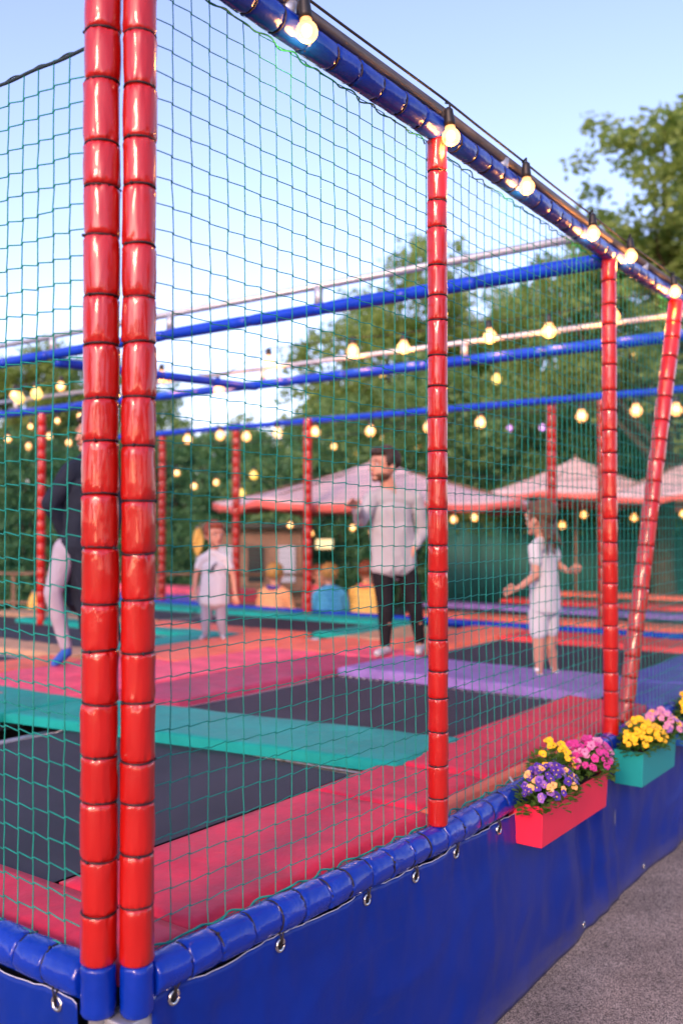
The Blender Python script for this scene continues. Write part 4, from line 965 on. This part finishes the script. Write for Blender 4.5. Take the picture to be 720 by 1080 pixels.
# ------------------------------------------------------------------ parasols
def parasol(x, d, ze, za, rad, label, rot=0.):
    c = ray(x, 557, d); e = empty('parasol', (c[0], c[1], 0), label, 'parasol', 'pink parasols beyond the trampolines')
    n = 8; mb = MB(); V = []; F = []; ns = 8; per = 6; tot = n * per
    for i in range(ns + 1):
        t = i / ns
        for j in range(tot):
            an = rot + 2 * math.pi * j / tot; k = (j % per) / per; sgm = 2 * math.pi / n
            rr = rad * t * math.cos(sgm / 2) / math.cos((k - .5) * sgm); sag = .13 * math.sin(math.pi * k) * t * rad * .25 + .10 * rad * .3 * math.sin(math.pi * t)
            V.append((c[0] + rr * math.cos(an), c[1] + rr * math.sin(an), za - (za - ze) * t - sag))
    for i in range(ns):
        for j in range(tot): j2 = (j + 1) % tot; F.append((i * tot + j, i * tot + j2, (i + 1) * tot + j2, (i + 1) * tot + j))
    mb.add(V, F); o = mb.build('canopy', M['canopy'], e); so = o.modifiers.new('s', 'SOLIDIFY'); so.thickness = .004
    ring = V[ns * tot:(ns + 1) * tot]; mb = MB(); V2 = [tuple(v) for v in ring]; V2 += [(v[0], v[1], v[2] - .09 - .02 * math.sin(j * 2.1)) for j, v in enumerate(ring)]
    mb.add(V2, [(j, (j + 1) % tot, tot + (j + 1) % tot, tot + j) for j in range(tot)]); o = mb.build('valance', M['valance'], e); so = o.modifiers.new('s', 'SOLIDIFY'); so.thickness = .004
    mb = MB(); mb.tube([(c[0], c[1], .02), (c[0], c[1], za + .05)], .03, 10); mb.build('pole', M['wood'], e)
    for k in range(n):
        an = rot + 2 * math.pi * k / n; mb = MB(); mb.tube([(c[0], c[1], za - .05), (c[0] + rad * .98 * math.cos(an), c[1] + rad * .98 * math.sin(an), ze - .02)], .012, 6); mb.build('rib', M['wood'], e)
    mb = MB(); mb.tube([(c[0], c[1], .006), (c[0], c[1], .08)], [.3, .28], 16); mb.build('base', M['steel'], e)
parasol(398, 13.2, 2.10, 2.70, 2.28, 'large pink parasol with a coral edge right behind the man', .05)
parasol(607, 16.2, 2.34, 2.95, 1.6, 'smaller pink parasol between the girl and the post by the turquoise planter', .2)
parasol(742, 14.8, 2.24, 2.92, 1.75, 'pink parasol at the right edge behind the leaning post', .3)
parasol(640, 18.0, 2.2, 2.8, 1.7, 'farthest pink parasol, tucked behind the other two on the right', .1)

# ------------------------------------------------------------------ trees
def leaves(mb, centres, rng, per, rad, size, npr):
    n = len(centres) * per
    C_ = np.repeat(np.array(centres), per, 0); 
    v = npr.normal(size=(n, 3)); v /= np.linalg.norm(v, axis=1)[:, None]; q = npr.random((n, 1)) ** .5
    P = C_ + v * q * np.array([rad, rad, rad * .75]) * npr.uniform(.6, 1.2, (n, 1))
    d = npr.normal(size=(n, 3)); d[:, 2] -= .2; d /= np.linalg.norm(d, axis=1)[:, None]
    s = np.cross(d, npr.normal(size=(n, 3))); s /= np.linalg.norm(s, axis=1)[:, None]
    L = size * npr.uniform(.6, 1.3, (n, 1)); Wd = L * .33
    V = np.stack([P, P + d * L * .5 + s * Wd, P + d * L, P + d * L * .5 - s * Wd], 1).reshape(-1, 3)
    F = [(4 * i, 4 * i + 1, 4 * i + 2, 4 * i + 3) for i in range(n)]
    mb.add(V, F)
def tree_meshes(seed, rx, rz, trunk_h, nclump, per, crad, size, shape='round'):
    rng = random.Random(seed); npr = np.random.default_rng(seed); cs = []
    lobes = [(np.array([rng.uniform(-.55, .55) * rx, rng.uniform(-.5, .5) * rx, rng.uniform(-.45, .6) * rz]), rng.uniform(.35, .6)) for _ in range(11)] + [(np.array([0, 0, 0.]), .62)]
    while len(cs) < nclump:
        c, k = lobes[rng.randrange(len(lobes))]; v = npr.normal(size=3); v /= np.linalg.norm(v); q = rng.uniform(.55, 1.05) * k
        p = c + v * q * np.array([rx, rx, rz]); 
        if noise.noise(Vector(p) * .9 + Vector((seed, 0, 0))) < -.22: continue
        if p[2] < -rz * .9: continue
        p[2] += trunk_h + rz; cs.append(p)
    cm = MB(); leaves(cm, cs, rng, per, crad, size, npr); crown = cm.mesh('crown', False)
    tm = MB(); H = trunk_h + rz * 1.3
    tp = [np.array([.12 * math.sin(z * .9 + seed), .1 * math.cos(z * .7), z]) for z in np.linspace(0, H, 12)]
    tm.tube(tp, [max(.03, .17 * rx / 2.4 * (1 - .85 * z / H) * (1.5 if z < .3 else 1)) for z in np.linspace(0, H, 12)], 10)
    for i in range(34):
        c = cs[rng.randrange(len(cs))]; z = rng.uniform(trunk_h * .9, min(c[2], H * .9) if c[2] > trunk_h else trunk_h); b_ = np.array([.12 * math.sin(z * .9 + seed), .1 * math.cos(z * .7), z]); m_ = (b_ + c) / 2 + np.array([rng.uniform(-.2, .2), rng.uniform(-.2, .2), .2])
        tm.tube([b_, (b_ + m_) / 2 + np.array([0, 0, -.03]), m_, (m_ + c) / 2 + npr.normal(size=3) * .06, c], [.055 * rx / 2.4, .045 * rx / 2.4, .032 * rx / 2.4, .02, .008], 6)
    return tm.mesh('trunk'), crown
TV = [tree_meshes(3, 2.5, 2.9, 2.6, 900, 62, .28, .105), tree_meshes(8, 3.3, 3.2, 1.6, 620, 60, .38, .135), tree_meshes(15, 2.6, 2.3, 1.0, 480, 60, .36, .135), tree_meshes(26, 3.0, 4.0, 1.5, 600, 60, .38, .135)]
def tree(v, x, d, h, wsc, label, mat='crown', rot=0., z0=0.):
    tm, cm = TV[v]; p = ray(x, 557, d); o = bpy.data.objects.new('tree', None); COL.objects.link(o); tag(o, label, 'tree', 'trees around the trampoline yard')
    H = (2.6, 1.6, 1.0, 1.5)[v] + (2.9, 3.2, 2.3, 4.0)[v] * 2; s = h / H
    o.location = (p[0], p[1], z0); o.rotation_euler = (0, 0, rot); o.scale = (s * wsc, s * wsc, s)
    for nm, m, mt in (('trunk', tm, M['bark']), ('crown', cm, M[mat])):
        q = bpy.data.objects.new(nm, m); COL.objects.link(q); q.parent = o
        if not m.materials: m.materials.append(mt)
        if m.materials[0] != mt: q.material_slots[0].link = 'OBJECT'; q.material_slots[0].material = mt
    return o
tree(0, 708, 15.5, 8.0, 1.42, 'tall leafy tree rising at the right edge above the string of large bulbs', 'crown', .4)
tree(1, 440, 24, 8.4, 1.15, 'wide tree in the middle, reaching above the upper crossing beam', 'crown', 1.0)
tree(3, 545, 25, 8.6, 1.0, 'tall tree between the two slim posts, right of the wide middle one', 'crown', 2.2)
tree(2, 360, 20.5, 5.4, 1.0, 'low tree behind the large parasol, lower than the one above it', 'crownd', .3)
tree(1, 640, 22, 6.6, 1.2, 'bushy dark tree behind the smaller pink parasols', 'crownd', 4.1)
tree(2, 215, 23, 4.7, 1.0, 'low tree just right of the corner posts, above the boy', 'crown', 2.0)
tree(1, 90, 24, 6.2, 1.1, 'broad tree behind the corner posts at the left', 'crownd', 3.3)
tree(3, -20, 22, 6.2, 1.2, 'tree at the left edge behind the yellow bulb', 'crown', .7)
tree(2, 500, 19.5, 4.9, 1.15, 'low dark tree behind the head of the girl', 'crownd', 5.2)
tree(1, 800, 24, 7.5, 1.2, 'dark tree beyond the right edge, behind the tall leafy one', 'crownd', .2)

# unseen trees added behind the viewer: streaky reflections in the vinyl, less fill light
for v, x, y, h, ws, rt in ((1, -12, -17, 6, 1.5, 1.), (0, -5, -19, 6.5, 1.6, 2.), (3, 3.2, -18, 6, 1.5, 3.), (1, 10, -14, 6.5, 1.4, 4.), (3, 14.5, -4, 8.0, 1.3, 5.), (1, -14.0, -4.0, 7.5, 1.2, .5)):
    o = tree(v, 360, 10, h, ws, 'unseen tree added behind the viewer for reflections in the vinyl', 'crownd', rt); o.location = (x, y, 0)
# hedges: a thick mass of leaves on twiggy stems
def hedge(x0, x1, d0, d1, z0, z1, mat, label, seed, n, size=.13, th=1.0):
    rng = random.Random(seed); npr = np.random.default_rng(seed); p = ray(x0, 557, d0); q = ray(x1, 557, d1); cs = []
    for i in range(n):
        t = rng.random(); c = p + (q - p) * t; top = z1 + .45 * noise.noise(Vector((t * 9, seed, 0))); c = c + np.array([0, rng.uniform(-th, th), 0]); c[2] = rng.uniform(z0, top); cs.append(c)
    e = empty('hedge', ((p[0] + q[0]) / 2, (p[1] + q[1]) / 2, 0), label, 'hedge', 'hedges behind the yard')
    mb = MB(); leaves(mb, cs, rng, 60, .38, size, npr); mb.build('foliage', M[mat], e, False)
    sm = MB()
    for i in range(60): t = (i + .5) / 60; c = p + (q - p) * t + np.array([0, rng.uniform(-th, th) * .5, 0]); c[2] = 0; sm.tube([c, c + np.array([rng.uniform(-.2, .2), 0, z1 * .5]), c + np.array([rng.uniform(-.4, .4), 0, z1 * .9])], [.05, .035, .01], 6)
    sm.build('stems', M['bark'], e)
hedge(-90, 330, 21, 20, .1, 3.6, 'hedge', 'tall dark hedge behind the left half of the yard', 1, 1100)
hedge(320, 860, 20, 19, .1, 3.4, 'hedge', 'tall dark hedge behind the pink parasols', 2, 1200)
hedge(455, 860, 17.6, 17.2, 1.75, 2.15, 'hedgel', 'light green climber topping the dark fence under the parasols', 3, 240, .09, .2)

# dark windbreak fence at the right
e = empty('windbreak_fence', tuple(ray(640, 557, 17.2) * np.array([1, 1, 0])), 'dark green windbreak fence behind the girl, under the light green climber', 'fence')
p, q = ray(470, 557, 17.3), ray(840, 557, 17.0)
mb = MB()
V = []; nn = 80
for i in range(nn + 1):
    c = p + (q - p) * i / nn
    for z in (.35, 1.0, 1.85): V.append((c[0], c[1] + .03 * math.sin(i * .9), z))
mb.add(V, [(i * 3 + j, i * 3 + 3 + j, i * 3 + 4 + j, i * 3 + 1 + j) for i in range(nn) for j in range(2)]); o = mb.build('screen', M['fence'], e); so = o.modifiers.new('s', 'SOLIDIFY'); so.thickness = .01
for i in range(8): c = p + (q - p) * i / 7; mb = MB(); mb.box((c[0], c[1] + .08, .9), (.06, .06, 1.8)); mb.build('post', M['fence'], e, False)
# thin guard rail behind the far rail
e = empty('guard_rail', tuple(ray(100, 557, 13.8) * np.array([1, 1, 0])), 'thin wooden guard rail crossing behind the boy and the left net', 'railing')
p, q = ray(-60, 557, 14.5), ray(320, 557, 14.0)
for z in (1.06, .62): mb = MB(); mb.tube([p + np.array([0, 0, z - p[2]]), q + np.array([0, 0, z - q[2]])], .022, 8); mb.build('rail', M['wood'], e)
for i in range(6): c = p + (q - p) * i / 5; mb = MB(); mb.box((c[0], c[1] + .05, .54), (.05, .05, 1.06)); mb.build('post', M['wood'], e, False)
# wooden stall
def stall(x, d, w_, h, label, rows):
    c = ray(x, 557, d); e = empty('wooden_stall', (c[0], c[1], 0), label, 'stall', 'wooden stalls behind the yard')
    mb = MB(); mb.box((c[0], c[1] + .8, h / 2), (w_, 1.5, h)); mb.build('body', M['wood'], e, False)
    mb = MB(); mb.box((c[0], c[1] + .7, h + .05), (w_ + .3, 1.9, .09)); mb.build('roof', M['dark'], e, False)
    for i in range(rows):
        xx = c[0] - w_ / 2 + (i + .5) * w_ / rows
        mb = MB(); mb.box((xx, c[1] + .04, h * .62), (w_ / rows * .66, .03, h * .45)); o = mb.build('window', M['wood'], e, False)
        mb = MB(); mb.box((xx, c[1] + .018, h * .62), (w_ / rows * .54, .02, h * .38)); mb.build('pane', M['panel'] if i % 2 == 0 else M['dark'], o, False)
    mb = MB(); mb.box((c[0], c[1] - .12, h * .36), (w_, .3, .05)); mb.build('counter', M['wood'], e, False)
    return e
stall(270, 17.5, 1.7, 1.75, 'brown wooden stall with pale panes behind the seated group', 3)
sg = MB(); c = ray(342, 574, 16.9); sg.box(c, (.30, .05, .17)); sg_e = empty('lit_sign', tuple(c), 'small blank yellow lit sign hanging under the large parasol', 'sign'); sg.build('face', M['sign'], sg_e, False)
sg = MB(); sg.box((c[0], c[1] + .04, c[2]), (.34, .04, .21)); sg.build('case', M['dark'], sg_e, False)
for i, (x, y, l) in enumerate([(209, 572, 'small yellow flag on a pole left of the boy'), (36, 640, 'short yellow flag on a pole at the foot of the far left red post')]):
    c = ray(x, 557, 13.2); e = empty('yellow_flag', (c[0], c[1], 0), l, 'flag', 'yellow flags')
    t = ray(x, y, 13.2); mb = MB(); V = []
    for a in range(9):
        for k in range(5): V.append((t[0] + (k / 4 - .5) * .15 * math.sin(math.pi * (.12 + .8 * a / 8)), t[1] + .03 * math.sin(k * 1.7 + a), t[2] + .20 - a * .05))
    mb.add(V, [(a * 5 + k, a * 5 + k + 1, a * 5 + k + 6, a * 5 + k + 5) for a in range(8) for k in range(4)]); o = mb.build('cloth', M['yellow'], e); so = o.modifiers.new('s', 'SOLIDIFY'); so.thickness = .006
    mb = MB(); mb.tube([(t[0] - .02, t[1] + .05, 0), (t[0] - .02, t[1] + .05, t[2] + .22)], .014, 8); mb.build('pole', M['steel'], e)
# purge unused
for m in list(bpy.data.meshes):
    if m.users == 0: bpy.data.meshes.remove(m)
